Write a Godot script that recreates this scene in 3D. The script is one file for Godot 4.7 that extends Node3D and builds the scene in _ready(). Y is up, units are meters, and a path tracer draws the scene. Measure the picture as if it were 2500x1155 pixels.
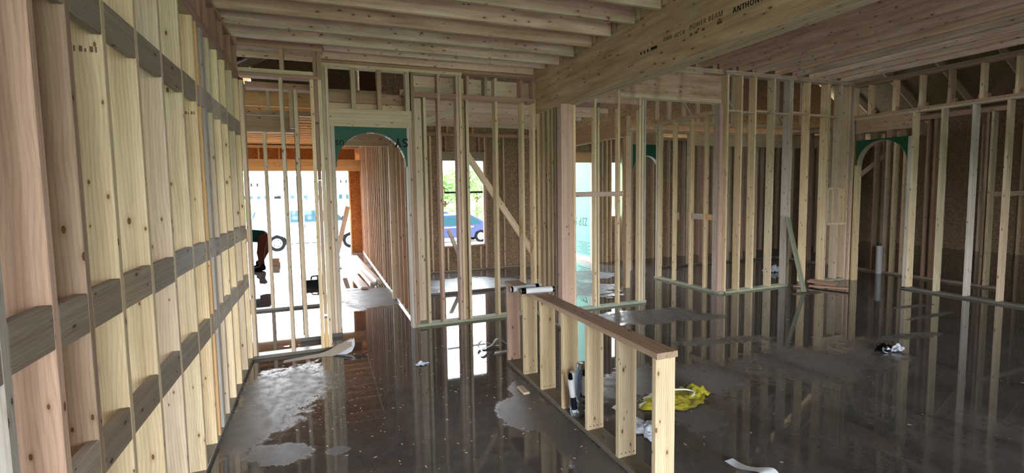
extends Node3D

var rng := RandomNumberGenerator.new()
var M := {}
var used := {}
var H := 1.83

# linear base colours of the lumber
const TONES := {
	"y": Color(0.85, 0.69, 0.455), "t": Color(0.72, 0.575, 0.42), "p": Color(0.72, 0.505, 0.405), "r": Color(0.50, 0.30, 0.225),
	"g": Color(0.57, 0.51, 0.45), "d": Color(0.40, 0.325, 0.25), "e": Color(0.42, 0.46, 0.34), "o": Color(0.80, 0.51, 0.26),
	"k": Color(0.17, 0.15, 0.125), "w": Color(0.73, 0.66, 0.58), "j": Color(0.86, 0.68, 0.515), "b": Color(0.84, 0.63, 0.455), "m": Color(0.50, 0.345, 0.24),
}


func _ready() -> void:
	rng.seed = 20240611
	# ---- camera
	var cam := Camera3D.new()
	cam.name = "camera"
	cam.position = Vector3(0, H, 0)
	cam.rotation = Vector3(-0.0744, -0.36532, -0.01568)
	cam.projection = Camera3D.PROJECTION_FRUSTUM
	cam.near = 0.05
	cam.far = 900.0
	cam.size = 0.05 * 1155.0 / 1172.9
	cam.frustum_offset = Vector2(0.05 * 14.46 / 1172.9, -0.05 * 24.68 / 1172.9)
	cam.current = true
	add_child(cam)
	# ---- overcast sky, the only light
	var env := Environment.new()
	env.background_mode = Environment.BG_SKY
	var sky := Sky.new()
	var sm := ProceduralSkyMaterial.new()
	sm.sky_top_color = Color(0.90, 0.95, 1.0)
	sm.sky_horizon_color = Color(0.98, 0.99, 1.0)
	sm.ground_horizon_color = Color(0.7, 0.72, 0.72)
	sm.ground_bottom_color = Color(0.3, 0.3, 0.28)
	sm.sky_curve = 0.4
	sm.sky_energy_multiplier = 1.0
	sky.sky_material = sm
	env.sky = sky
	env.tonemap_mode = Environment.TONE_MAPPER_LINEAR
	env.tonemap_exposure = 28.0
	env.sdfgi_enabled = true
	env.ssao_enabled = true
	env.ssil_enabled = true
	var we := WorldEnvironment.new()
	we.name = "world_environment"
	we.environment = env
	add_child(we)

	make_materials()
	build_floor()
	build_left_wall()
	build_entry_and_arch()
	build_garage()
	build_window_room()
	build_middle()
	build_right()
	build_ceiling()
	build_shell()
	build_pony_wall()
	build_items()
	build_outside()
	build_person()


# ------------------------------------------------------------------ helpers
func numbered(n: String) -> String:
	var k: int = used.get(n, 0)
	used[n] = k + 1
	return n if k == 0 else "%s_%03d" % [n, k]


func thing(n: String, label: String, category := "", at := Vector3.ZERO, kind := "", group := "") -> Node3D:
	var o := Node3D.new()
	o.name = numbered(n)
	o.position = at
	add_child(o)
	o.set_meta("label", label)
	if category: o.set_meta("category", category)
	if kind: o.set_meta("kind", kind)
	if group: o.set_meta("group", group)
	return o


func tag(o: Node, label: String, category := "", kind := "", group := "") -> Node:
	o.set_meta("label", label)
	if category: o.set_meta("category", category)
	if kind: o.set_meta("kind", kind)
	if group: o.set_meta("group", group)
	return o


func part(parent: Node3D, n: String, mesh: Mesh, mat: Material, at := Vector3.ZERO, basis := Basis.IDENTITY) -> MeshInstance3D:
	var o := MeshInstance3D.new()
	o.name = numbered(n) if parent == self else n
	o.mesh = mesh
	if mat: o.material_override = mat
	o.transform = Transform3D(basis, at)
	parent.add_child(o, true)
	return o


func world_of(p: Node3D) -> Vector3:
	var v := Vector3.ZERO
	var n: Node = p
	while n != self and n is Node3D:
		v += (n as Node3D).position
		n = n.get_parent()
	return v


func tone(k: String) -> Color:
	var b: Color = TONES[k]
	var v := rng.randf_range(0.84, 1.13)
	var w := rng.randf_range(-0.035, 0.035)
	return Color(b.r * v * (1.0 + w), b.g * v, b.b * v * (1.0 - w * 1.5))


# a sawn board: an eight-sided prism with eased long edges, length along local y
func board_mesh(sx: float, sy: float, sz: float, col: Color, ease_by := 0.003) -> ArrayMesh:
	var c := minf(ease_by, minf(sx, sz) * 0.2)
	var hx := sx * 0.5
	var hz := sz * 0.5
	var hy := sy * 0.5
	var ring: Array[Vector2] = [Vector2(hx, hz - c), Vector2(hx - c, hz), Vector2(-hx + c, hz), Vector2(-hx, hz - c), Vector2(-hx, -hz + c), Vector2(-hx + c, -hz), Vector2(hx - c, -hz), Vector2(hx, -hz + c)]
	var v := PackedVector3Array()
	var nn := PackedVector3Array()
	var uv := PackedVector2Array()
	var cc := PackedColorArray()
	var uo := rng.randf()
	var vo := rng.randf()
	var run := 0.0
	for i in 8:
		var a: Vector2 = ring[i]
		var b: Vector2 = ring[(i + 1) % 8]
		var e := b - a
		var l := e.length()
		var n2 := Vector3(-e.y, 0, e.x).normalized()
		if n2.dot(Vector3(a.x + b.x, 0, a.y + b.y)) < 0.0: n2 = -n2
		var p0 := Vector3(a.x, -hy, a.y)
		var p1 := Vector3(b.x, -hy, b.y)
		var p2 := Vector3(b.x, hy, b.y)
		var p3 := Vector3(a.x, hy, a.y)
		var u0 := uo + run / 0.5
		var u1 := uo + (run + l) / 0.5
		var v0 := vo
		var v1 := vo + sy / 3.2
		var order := [[p0, u0, v0], [p1, u1, v0], [p2, u1, v1], [p0, u0, v0], [p2, u1, v1], [p3, u0, v1]]
		if (p2 - p0).cross(p1 - p0).dot(n2) < 0.0: order = [[p0, u0, v0], [p2, u1, v1], [p1, u1, v0], [p0, u0, v0], [p3, u0, v1], [p2, u1, v1]]
		for q in order:
			v.append(q[0]); nn.append(n2); uv.append(Vector2(q[1], q[2])); cc.append(col)
		run += l
	for s in [-1.0, 1.0]:
		for i in range(1, 7):
			var fan: Array = [ring[0], ring[i], ring[i + 1]]
			var cr: float = (ring[i + 1] - ring[0]).cross(ring[i] - ring[0])
			if cr * s > 0.0: fan = [ring[0], ring[i + 1], ring[i]]
			for t in fan:
				v.append(Vector3(t.x, s * hy, t.y)); nn.append(Vector3(0, s, 0)); uv.append(Vector2(uo + t.x / 0.5, vo + t.y / 0.5)); cc.append(col * 0.9)
	var arr := []
	arr.resize(Mesh.ARRAY_MAX)
	arr[Mesh.ARRAY_VERTEX] = v
	arr[Mesh.ARRAY_NORMAL] = nn
	arr[Mesh.ARRAY_TEX_UV] = uv
	arr[Mesh.ARRAY_COLOR] = cc
	var m := ArrayMesh.new()
	m.add_surface_from_arrays(Mesh.PRIMITIVE_TRIANGLES, arr)
	return m


# axis-aligned board between two corners given in world coordinates
func B(parent: Node3D, n: String, x0: float, y0: float, z0: float, x1: float, y1: float, z1: float, k: String, mat := "wood") -> MeshInstance3D:
	var lo := Vector3(minf(x0, x1), minf(y0, y1), minf(z0, z1))
	var hi := Vector3(maxf(x0, x1), maxf(y0, y1), maxf(z0, z1))
	var s := hi - lo
	var mesh: ArrayMesh
	var basis := Basis.IDENTITY
	var col := tone(k)
	if s.y >= s.x and s.y >= s.z:
		mesh = board_mesh(s.x, s.y, s.z, col)
	elif s.x >= s.z:
		mesh = board_mesh(s.y, s.x, s.z, col)
		basis = Basis(Vector3(0, 0, 1), -PI / 2)
	else:
		mesh = board_mesh(s.x, s.z, s.y, col)
		basis = Basis(Vector3(1, 0, 0), PI / 2)
	return part(parent, n, mesh, M[mat], (lo + hi) * 0.5 - world_of(parent), basis)


# board from p to q (axis), width w across `side`, thickness t
func beam(parent: Node3D, n: String, p: Vector3, q: Vector3, w: float, t: float, side: Vector3, k: String, mat := "wood") -> MeshInstance3D:
	var y := (q - p).normalized()
	var x := (side - y * side.dot(y)).normalized()
	var z := x.cross(y)
	return part(parent, n, board_mesh(w, p.distance_to(q), t, tone(k)), M[mat], (p + q) * 0.5 - world_of(parent), Basis(x, y, z))


func slab(parent: Node3D, n: String, x0: float, y0: float, z0: float, x1: float, y1: float, z1: float, mat: String) -> MeshInstance3D:
	var m := BoxMesh.new()
	m.size = Vector3(absf(x1 - x0), absf(y1 - y0), absf(z1 - z0))
	return part(parent, n, m, M[mat], Vector3((x0 + x1) * 0.5, (y0 + y1) * 0.5, (z0 + z1) * 0.5) - world_of(parent))


func st_begin() -> SurfaceTool:
	var st := SurfaceTool.new()
	st.begin(Mesh.PRIMITIVE_TRIANGLES)
	return st


func tri(st: SurfaceTool, a: Array, b: Array, c: Array) -> void:
	# each is [point, normal, uv]; ordered so that the face looks along its normals
	var n: Vector3 = a[1] + b[1] + c[1]
	var q := [a, b, c]
	if (c[0] - a[0]).cross(b[0] - a[0]).dot(n) < 0.0: q = [a, c, b]
	for e in q:
		st.set_normal(e[1]); st.set_uv(e[2]); st.add_vertex(e[0])


func quad(st: SurfaceTool, a: Vector3, b: Vector3, c: Vector3, d: Vector3) -> void:
	var n := (c - a).cross(b - a).normalized()
	var us := [Vector2(0, 0), Vector2(1, 0), Vector2(1, 1), Vector2(0, 1)]
	var ps := [a, b, c, d]
	for i in [0, 1, 2, 0, 2, 3]:
		st.set_normal(n); st.set_uv(us[i]); st.add_vertex(ps[i])


# closed solid from a polygon (x, y) pushed from z0 to z1, flat faces
func extrude(poly: PackedVector2Array, z0: float, z1: float) -> ArrayMesh:
	var st := st_begin()
	var idx := Geometry2D.triangulate_polygon(poly)
	for side in 2:
		var z := z1 if side == 0 else z0
		for i in range(0, idx.size(), 3):
			var t := [poly[idx[i]], poly[idx[i + 1]], poly[idx[i + 2]]]
			var ccw: bool = (t[1] - t[0]).cross(t[2] - t[0]) > 0.0
			if (side == 0) == ccw: t.reverse()
			for q in t:
				st.set_normal(Vector3(0, 0, 1.0 if side == 0 else -1.0)); st.set_uv(q); st.add_vertex(Vector3(q.x, q.y, z))
	var area := 0.0
	for i in poly.size(): area += poly[i].cross(poly[(i + 1) % poly.size()])
	for i in poly.size():
		var a := poly[i]
		var b := poly[(i + 1) % poly.size()]
		if area < 0.0:
			var t := a
			a = b
			b = t
		quad(st, Vector3(a.x, a.y, z1), Vector3(a.x, a.y, z0), Vector3(b.x, b.y, z0), Vector3(b.x, b.y, z1))
	return st.commit()


# solid of revolution about y; profile = [radius, y] pairs
func lathe(profile: Array, seg := 20) -> ArrayMesh:
	var st := st_begin()
	st.set_smooth_group(0)
	for i in profile.size() - 1:
		for k in seg:
			var a0 := TAU * k / seg
			var a1 := TAU * (k + 1) / seg
			var r0: float = profile[i][0]
			var r1: float = profile[i + 1][0]
			var y0: float = profile[i][1]
			var y1: float = profile[i + 1][1]
			var p00 := Vector3(cos(a0) * r0, y0, sin(a0) * r0)
			var p01 := Vector3(cos(a1) * r0, y0, sin(a1) * r0)
			var p10 := Vector3(cos(a0) * r1, y1, sin(a0) * r1)
			var p11 := Vector3(cos(a1) * r1, y1, sin(a1) * r1)
			var sl := Vector2(y1 - y0, r0 - r1).normalized()
			var n0 := Vector3(cos(a0) * sl.x, sl.y, sin(a0) * sl.x)
			var n1 := Vector3(cos(a1) * sl.x, sl.y, sin(a1) * sl.x)
			var ua := float(k) / seg
			var ub := float(k + 1) / seg
			var va := float(i) / (profile.size() - 1)
			var vb := float(i + 1) / (profile.size() - 1)
			if r1 > 0.0: tri(st, [p00, n0, Vector2(ua, va)], [p10, n0, Vector2(ua, vb)], [p11, n1, Vector2(ub, vb)])
			if r0 > 0.0: tri(st, [p00, n0, Vector2(ua, va)], [p11, n1, Vector2(ub, vb)], [p01, n1, Vector2(ub, va)])
	return st.commit()


# a sheet with thickness from a grid of points rows x cols
func sheet(pts: Array, thick: float) -> ArrayMesh:
	var st := st_begin()
	var rows := pts.size()
	var cols: int = pts[0].size()
	var nor := []
	for r in rows:
		var line := []
		for c in cols:
			var dx: Vector3 = pts[r][mini(c + 1, cols - 1)] - pts[r][maxi(c - 1, 0)]
			var dy: Vector3 = pts[mini(r + 1, rows - 1)][c] - pts[maxi(r - 1, 0)][c]
			line.append(dx.cross(dy).normalized())
		nor.append(line)
	for s in [1.0, -1.0]:
		for r in rows - 1:
			for c in cols - 1:
				var g := []
				for i in [[r, c], [r, c + 1], [r + 1, c + 1], [r + 1, c]]:
					var n: Vector3 = nor[i[0]][i[1]]
					g.append([pts[i[0]][i[1]] + n * s * thick * 0.5, n * s, Vector2(float(i[1]) / (cols - 1), float(i[0]) / (rows - 1))])
				tri(st, g[0], g[1], g[2])
				tri(st, g[0], g[2], g[3])
	return st.commit()


func tube(path: Array, radius: float, seg := 8) -> ArrayMesh:
	var st := st_begin()
	for i in path.size() - 1:
		var p: Vector3 = path[i]
		var q: Vector3 = path[i + 1]
		var y := (q - p).normalized()
		var x := y.cross(Vector3(0.3, 0.9, 0.31)).normalized()
		var z := x.cross(y)
		for k in seg:
			var a0 := TAU * k / seg
			var a1 := TAU * (k + 1) / seg
			var d0 := x * cos(a0) + z * sin(a0)
			var d1 := x * cos(a1) + z * sin(a1)
			var z2 := Vector2.ZERO
			tri(st, [p + d0 * radius, d0, z2], [q + d0 * radius, d0, z2], [q + d1 * radius, d1, z2])
			tri(st, [p + d0 * radius, d0, z2], [q + d1 * radius, d1, z2], [p + d1 * radius, d1, z2])
	return st.commit()


func letters(parent: Node3D, text: String, height: float, at: Vector3, basis: Basis, mat: String, n := "lettering", bold := true) -> void:
	var tm := TextMesh.new()
	var f := SystemFont.new()
	f.font_names = PackedStringArray(["Droid Sans"])
	f.font_weight = 700 if bold else 400
	tm.font = f
	tm.text = text
	tm.font_size = 32
	tm.pixel_size = height / 24.0
	tm.depth = 0.0008
	part(parent, n, tm, M[mat], at - world_of(parent), basis)


# ------------------------------------------------------------------ materials
func std(col: Color, rough := 0.8, metal := 0.0) -> StandardMaterial3D:
	var m := StandardMaterial3D.new()
	m.albedo_color = col
	m.roughness = rough
	m.metallic = metal
	return m


func noise(freq: float, seed_: int, oct := 3) -> FastNoiseLite:
	var n := FastNoiseLite.new()
	n.noise_type = FastNoiseLite.TYPE_SIMPLEX_SMOOTH
	n.frequency = freq
	n.seed = seed_
	n.fractal_octaves = oct
	return n


func grey(w: int, h: int, freq: float, seed_: int, oct := 3, ww := 0, hh := 0) -> PackedByteArray:
	var im := noise(freq, seed_, oct).get_seamless_image(w, h)
	im.convert(Image.FORMAT_L8)
	if ww: im.resize(ww, hh, Image.INTERPOLATE_CUBIC)
	return im.get_data()


func wood_texture(seed_: int, knots: int, stain := 0.12) -> ImageTexture:
	var W := 512
	var HH := 2048
	var long_ := grey(W, 32, 0.03, seed_, 3, W, HH)
	var fine := grey(W, 128, 0.16, seed_ + 1, 3, W, HH)
	var warp := grey(64, 128, 0.035, seed_ + 2, 2, W, HH)
	var blot := grey(128, 128, 0.03, seed_ + 3, 3, W, HH)
	var r := RandomNumberGenerator.new()
	r.seed = seed_
	var sh := PackedFloat32Array()
	sh.resize(W * HH)
	var i := 0
	for y in HH:
		for x in W:
			var ring := x * 0.128906 + warp[i] * 0.016
			var s := 0.5 + 0.5 * sin(ring * TAU * 0.5)
			sh[i] = 1.0 - 0.09 * s * s * s - 0.15 * (long_[i] / 255.0) - 0.13 * (fine[i] / 255.0) - stain * (blot[i] / 255.0)
			i += 1
	var out := PackedByteArray()
	out.resize(W * HH * 3)
	var kr := PackedFloat32Array()
	kr.resize(W * HH)
	for k in knots:
		var cx := r.randi_range(0, W - 1)
		var cy := r.randi_range(0, HH - 1)
		var rad := r.randf_range(2.2, 6.5)
		var R := int(rad * 4.0)
		for dy in range(-R * 2, R * 2 + 1):
			for dx in range(-R, R + 1):
				var d := sqrt(dx * dx + dy * dy * 0.5) / rad
				if d < 3.6:
					var j := posmod(cy + dy, HH) * W + posmod(cx + dx, W)
					var f := 0.0
					if d < 0.8: f = 0.9
					elif d < 1.15: f = 1.0
					else: f = 0.38 * (1.0 - (d - 1.15) / 2.45) * (0.6 + 0.4 * sin(d * 9.0))
					kr[j] = maxf(kr[j], f)
	i = 0
	for p in W * HH:
		var s := sh[p]
		var k := kr[p]
		var a := 0.72 + 0.28 * s
		var cr := s * (1.0 - k) + 0.20 * k
		var cg := s * a / 0.94 * (1.0 - k) + 0.11 * k
		var cb := s * a * a / 0.90 * (1.0 - k) + 0.06 * k
		out[i] = int(clampf(sqrt(clampf(cr * 1.12, 0, 1)) * 255.0, 0, 255))
		out[i + 1] = int(clampf(sqrt(clampf(cg * 1.12, 0, 1)) * 255.0, 0, 255))
		out[i + 2] = int(clampf(sqrt(clampf(cb * 1.12, 0, 1)) * 255.0, 0, 255))
		i += 3
	return ImageTexture.create_from_image(Image.create_from_data(W, HH, false, Image.FORMAT_RGB8, out))


func osb_texture() -> ImageTexture:
	var N := 768
	var im := Image.create(N, N, false, Image.FORMAT_RGB8)
	im.fill(Color(0.62, 0.53, 0.43))
	var r := RandomNumberGenerator.new()
	r.seed = 77
	for k in 9000:
		var l := r.randi_range(14, 52)
		var w := r.randi_range(4, 11)
		var v := r.randf_range(0.72, 1.14)
		var c := Color(0.66 * v, (0.565 + r.randf_range(-0.03, 0.03)) * v, (0.46 + r.randf_range(-0.05, 0.04)) * v)
		var flip := r.randf() < 0.42
		im.fill_rect(Rect2i(r.randi_range(0, N - 1), r.randi_range(0, N - 1), w if flip else l, l if flip else w), c)
	return ImageTexture.create_from_image(im)


func make_materials() -> void:
	var wt := wood_texture(11, 44)
	var wood := std(Color.WHITE, 0.72)
	wood.albedo_texture = wt
	wood.vertex_color_use_as_albedo = true
	wood.metallic_specular = 0.35
	M.wood = wood
	var stained := wood.duplicate()
	stained.albedo_texture = wood_texture(29, 52, 0.30)
	M.stained = stained
	var wet := wood.duplicate()
	wet.roughness = 0.38
	wet.metallic_specular = 0.5
	M.wet_wood = wet
	var osb := std(Color(0.95, 0.93, 0.91), 0.75)
	osb.albedo_texture = osb_texture()
	osb.uv1_triplanar = true
	osb.uv1_world_triplanar = true
	osb.uv1_scale = Vector3(0.8, 0.8, 0.8)
	M.osb = osb
	var osbo := osb.duplicate()
	osbo.albedo_color = Color(1.0, 0.72, 0.42)  # orange tint paints the garage's bounced glow into the strand board
	M.osb_glow_tint = osbo
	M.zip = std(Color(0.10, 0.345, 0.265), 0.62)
	M.zip_daylit = std(Color(0.28, 0.62, 0.56), 0.6)  # same green sheathing as zip, lightened to carry the outdoor daylight
	M.ink = std(Color(0.05, 0.045, 0.04), 0.8)
	M.ink_brown = std(Color(0.46, 0.37, 0.28), 0.8)
	M.ink_green = std(Color(0.16, 0.36, 0.32), 0.8)
	M.bent_ply = std(Color(0.47, 0.35, 0.25), 0.75)
	M.white_plastic = std(Color(0.86, 0.88, 0.90), 0.35)
	M.pvc = std(Color(0.84, 0.87, 0.90), 0.3)
	M.white_paper = std(Color(0.86, 0.88, 0.90), 0.7)
	M.black = std(Color(0.025, 0.025, 0.03), 0.45)
	M.dark_blue = std(Color(0.05, 0.06, 0.13), 0.4)
	M.silver = std(Color(0.72, 0.75, 0.78), 0.3, 0.6)
	M.foil = std(Color(0.50, 0.55, 0.60), 0.32, 0.35)
	M.label_blue = std(Color(0.48, 0.56, 0.68), 0.45)
	M.yellow_bag = std(Color(0.62, 0.59, 0.17), 0.45)
	M.clear_plastic = std(Color(0.78, 0.82, 0.88), 0.18)
	M.steel = std(Color(0.55, 0.56, 0.58), 0.35, 0.9)
	M.tan_tape = std(Color(0.70, 0.66, 0.60), 0.6)
	M.chip = std(Color(0.74, 0.66, 0.55), 0.7)
	M.roof_dark = std(Color(0.16, 0.12, 0.09), 0.9)
	M.concrete_out = std(Color(0.70, 0.69, 0.66), 0.85)
	M.grass = std(Color(0.20, 0.36, 0.12), 0.95)
	M.white_paint = std(Color(0.84, 0.85, 0.86), 0.3)
	M.white_paint.clearcoat_enabled = true
	M.blue_paint = std(Color(0.04, 0.07, 0.25), 0.25)
	M.blue_paint.clearcoat_enabled = true
	M.red_paint = std(Color(0.5, 0.05, 0.05), 0.3)
	M.glass_dark = std(Color(0.10, 0.20, 0.24), 0.05)
	M.tyre = std(Color(0.03, 0.03, 0.035), 0.7)
	M.hub = std(Color(0.66, 0.68, 0.70), 0.35, 0.5)
	M.brick_pale = std(Color(0.74, 0.72, 0.70), 0.9)
	M.siding = std(Color(0.84, 0.84, 0.83), 0.8)
	M.shingle = std(Color(0.26, 0.32, 0.36), 0.9)
	M.trim_dark = std(Color(0.10, 0.09, 0.085), 0.6)
	M.vinyl = std(Color(0.07, 0.065, 0.06), 0.5)
	M.leaf = std(Color(0.30, 0.46, 0.20), 0.6)
	M.leaf.backlight_enabled = true
	M.leaf.backlight = Color(0.25, 0.4, 0.12)
	M.leaf.cull_mode = BaseMaterial3D.CULL_DISABLED
	M.bark = std(Color(0.22, 0.16, 0.11), 0.9)
	M.skin = std(Color(0.36, 0.21, 0.14), 0.55)
	M.shirt = std(Color(0.06, 0.22, 0.20), 0.85)
	M.trousers = std(Color(0.30, 0.17, 0.14), 0.85)
	M.boot = std(Color(0.05, 0.04, 0.035), 0.7)
	for k in ["tyre", "shingle", "trim_dark", "blue_paint", "shirt", "trousers", "boot", "black", "grass", "bark"]: M[k].metallic_specular = 0.18
	M.hair = std(Color(0.03, 0.02, 0.018), 0.6)


# ------------------------------------------------------------------ floor
# standing water (dark, mirror-smooth) with islands of damp bare concrete; each island is [x, z, radius x, radius z, turn, firmness]
func floor_material(x0: float, z0: float, x1: float, z1: float, w: int, h: int, islands: Array, waterline: float, seed_: int) -> StandardMaterial3D:
	var cw := w / 6
	var ch := h / 6
	var ds := PackedFloat32Array()
	ds.resize(cw * ch)
	for j in ch:
		var z := lerpf(z0, z1, (j + 0.5) / ch)
		for i in cw:
			var x := lerpf(x0, x1, (i + 0.5) / cw)
			var d := waterline
			for b in islands:
				var dx: float = x - b[0]
				var dz: float = z - b[1]
				var ca := cos(b[4])
				var sa := sin(b[4])
				var u: float = (dx * ca + dz * sa) / b[2]
				var v: float = (-dx * sa + dz * ca) / b[3]
				var q: float = b[5] * (1.0 - sqrt(u * u + v * v))
				if q > d: d = q
			ds[j * cw + i] = d
	var shore := Image.create_from_data(cw, ch, false, Image.FORMAT_RF, ds.to_byte_array())
	shore.resize(w, h, Image.INTERPOLATE_BILINEAR)
	var island := shore.get_data().to_float32_array()
	var na := grey(w / 2, h / 2, 0.006 * 1024.0 / w * 2.0, seed_, 4, w, h)
	var nb := grey(w, h, 0.05, seed_ + 1, 3)
	var nc := grey(w, h, 0.25, seed_ + 2, 1)
	var col := PackedByteArray()
	col.resize(w * h * 3)
	var rou := PackedByteArray()
	rou.resize(w * h)
	var t := 0
	for p in w * h:
		var a := na[p] / 255.0 - 0.5
		var b := nb[p] / 255.0 - 0.5
		var c := nc[p] / 255.0 - 0.5
		var dry := clampf((island[p] + a * 0.60 + b * 0.22 + c * 0.05) * 4.5 + 0.5, 0.0, 1.0)
		# one soaked concrete everywhere, with its own mottling; only the smoothness of standing water differs
		var g := 0.315 + 0.10 * a + 0.05 * b + 0.04 * c
		col[t] = int(255.0 * g * 1.02)
		col[t + 1] = int(255.0 * g * 0.975)
		col[t + 2] = int(255.0 * g * 0.965)
		rou[p] = int(255.0 * clampf(0.03 + dry * (0.46 + 0.35 * b + 0.25 * c), 0.02, 1.0))
		t += 3
	var m := StandardMaterial3D.new()
	m.albedo_texture = ImageTexture.create_from_image(Image.create_from_data(w, h, false, Image.FORMAT_RGB8, col))
	m.roughness = 1.0
	m.roughness_texture = ImageTexture.create_from_image(Image.create_from_data(w, h, false, Image.FORMAT_L8, rou))
	m.roughness_texture_channel = BaseMaterial3D.TEXTURE_CHANNEL_RED
	m.metallic_specular = 0.71
	return m


func floor_piece(parent: Node3D, x0: float, z0: float, x1: float, z1: float, mat: Material) -> void:
	var st := st_begin()
	var y := 0.0
	quad(st, Vector3(x0, y, z0), Vector3(x1, y, z0), Vector3(x1, y, z1), Vector3(x0, y, z1))
	var b := -0.25
	for e in [[Vector3(x0, y, z1), Vector3(x1, y, z1)], [Vector3(x1, y, z1), Vector3(x1, y, z0)], [Vector3(x1, y, z0), Vector3(x0, y, z0)], [Vector3(x0, y, z0), Vector3(x0, y, z1)]]:
		var d := Vector3(0, b, 0)
		quad(st, e[0], e[1], e[1] + d, e[0] + d)
	quad(st, Vector3(x0, b, z1), Vector3(x1, b, z1), Vector3(x1, b, z0), Vector3(x0, b, z0))
	part(parent, "slab", st.commit(), mat)


func build_floor() -> void:
	var f := thing("floor", "wet concrete slab with dark puddles and paler drying patches", "", Vector3.ZERO, "structure")
	var blobs := [
		[-0.47, -5.0, 0.38, 0.88, 0.1, 0.38], [-0.62, -4.3, 0.2, 0.5, 0.0, 0.34], [-0.33, -3.62, 0.26, 0.17, 0.2, 1.0], [0.035, -3.52, 0.10, 0.07, 0.3, 1.0],
		[1.50, -3.50, 0.22, 0.30, 0.0, 1.0], [1.64, -3.0, 0.15, 0.60, 0.0, 1.0], [1.66, -3.95, 0.12, 0.2, 0.0, 0.9], [4.25, -5.65, 0.85, 0.42, 0.1, 1.0], [4.9, -5.3, 0.5, 0.2, 0.2, 0.7],
		[3.9, -3.65, 1.1, 0.36, -0.1, 0.25], [4.75, -3.3, 0.6, 0.22, 0.1, 0.26], [4.6, -4.3, 0.6, 0.12, 0.2, 0.24], [7.9, -4.03, 0.55, 0.06, 0.0, 0.7], [8.3, -4.45, 0.45, 0.06, 0.1, 0.7], [7.7, -5.75, 0.4, 0.1, 0.0, 0.8],
		[2.75, -2.9, 0.2, 0.2, 0.0, 0.2], [6.4, -3.6, 0.5, 0.1, 0.1, 0.3]]
	var near := floor_material(-1.0, -6.6, 10.0, 0.4, 1788, 1140, blobs, -0.36, 5)
	var far_blobs := [[2.6, -9.2, 1.5, 0.8, 0.0, 0.75], [0.6, -8.8, 0.7, 0.9, 0.0, 0.7], [-1.2, -10.4, 1.0, 0.6, 0.2, 0.5], [4.2, -7.6, 1.2, 0.7, 0.2, 0.6], [0.2, -12.0, 0.9, 1.0, 0.0, 0.35], [5.3, -8.9, 0.8, 0.5, 0.0, 0.55], [11.0, -9.0, 1.5, 1.2, 0.0, 0.5]]
	var far := floor_material(-5.0, -15.8, 16.9, -6.6, 1200, 600, far_blobs, -0.30, 21)
	floor_piece(f, -1.0, -6.6, 10.0, 0.4, near)
	floor_piece(f, -5.0, -15.8, 16.9, -6.6, far)
	floor_piece(f, -5.0, -6.6, -1.0, 7.2, far)
	floor_piece(f, 10.0, -6.6, 16.9, 7.2, far)
	floor_piece(f, -1.0, 0.4, 10.0, 7.2, far)
	# wood chips and leaf scraps floating on the puddles
	var mm := MultiMesh.new()
	mm.transform_format = MultiMesh.TRANSFORM_3D
	var chip := st_begin()
	var ring := []
	for k in 7:
		var a := TAU * k / 7.0
		ring.append(Vector3(cos(a) * (0.011 + 0.004 * sin(k * 2.3)), 0, sin(a) * (0.006 + 0.002 * cos(k * 1.7))))
	for k in 7:
		var a: Vector3 = ring[k]
		var b: Vector3 = ring[(k + 1) % 7]
		for q in [Vector3(0, 0.0025, 0), a + Vector3(0, 0.0015, 0), b + Vector3(0, 0.0015, 0)]:
			chip.set_normal(Vector3.UP); chip.set_uv(Vector2.ZERO); chip.add_vertex(q)
		quad(chip, a + Vector3(0, 0.0015, 0), b + Vector3(0, 0.0015, 0), b, a)
	mm.mesh = chip.commit()
	var r := RandomNumberGenerator.new()
	r.seed = 4
	var spots := []
	for k in 330:
		var x := r.randf_range(-0.3, 1.75) if k < 250 else r.randf_range(1.9, 6.0)
		var z := r.randf_range(-6.2, -2.2)
		spots.append([x, z, r.randf_range(0.35, 1.15)])
	for k in 130: spots.append([r.randf_range(-0.55, 0.35) , r.randf_range(-5.7, -3.9), r.randf_range(0.3, 0.8)])
	mm.instance_count = spots.size()
	for k in spots.size():
		var s: Array = spots[k]
		mm.set_instance_transform(k, Transform3D(Basis(Vector3.UP, r.randf() * TAU).scaled(Vector3.ONE * s[2]), Vector3(s[0], 0.0005, s[1])))
	var mi := MultiMeshInstance3D.new()
	mi.name = "wood_chips"
	mi.multimesh = mm
	mi.material_override = M.chip
	add_child(mi)
	tag(mi, "pale wood chips and leaf scraps scattered over the dark puddle", "debris", "stuff")


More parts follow.
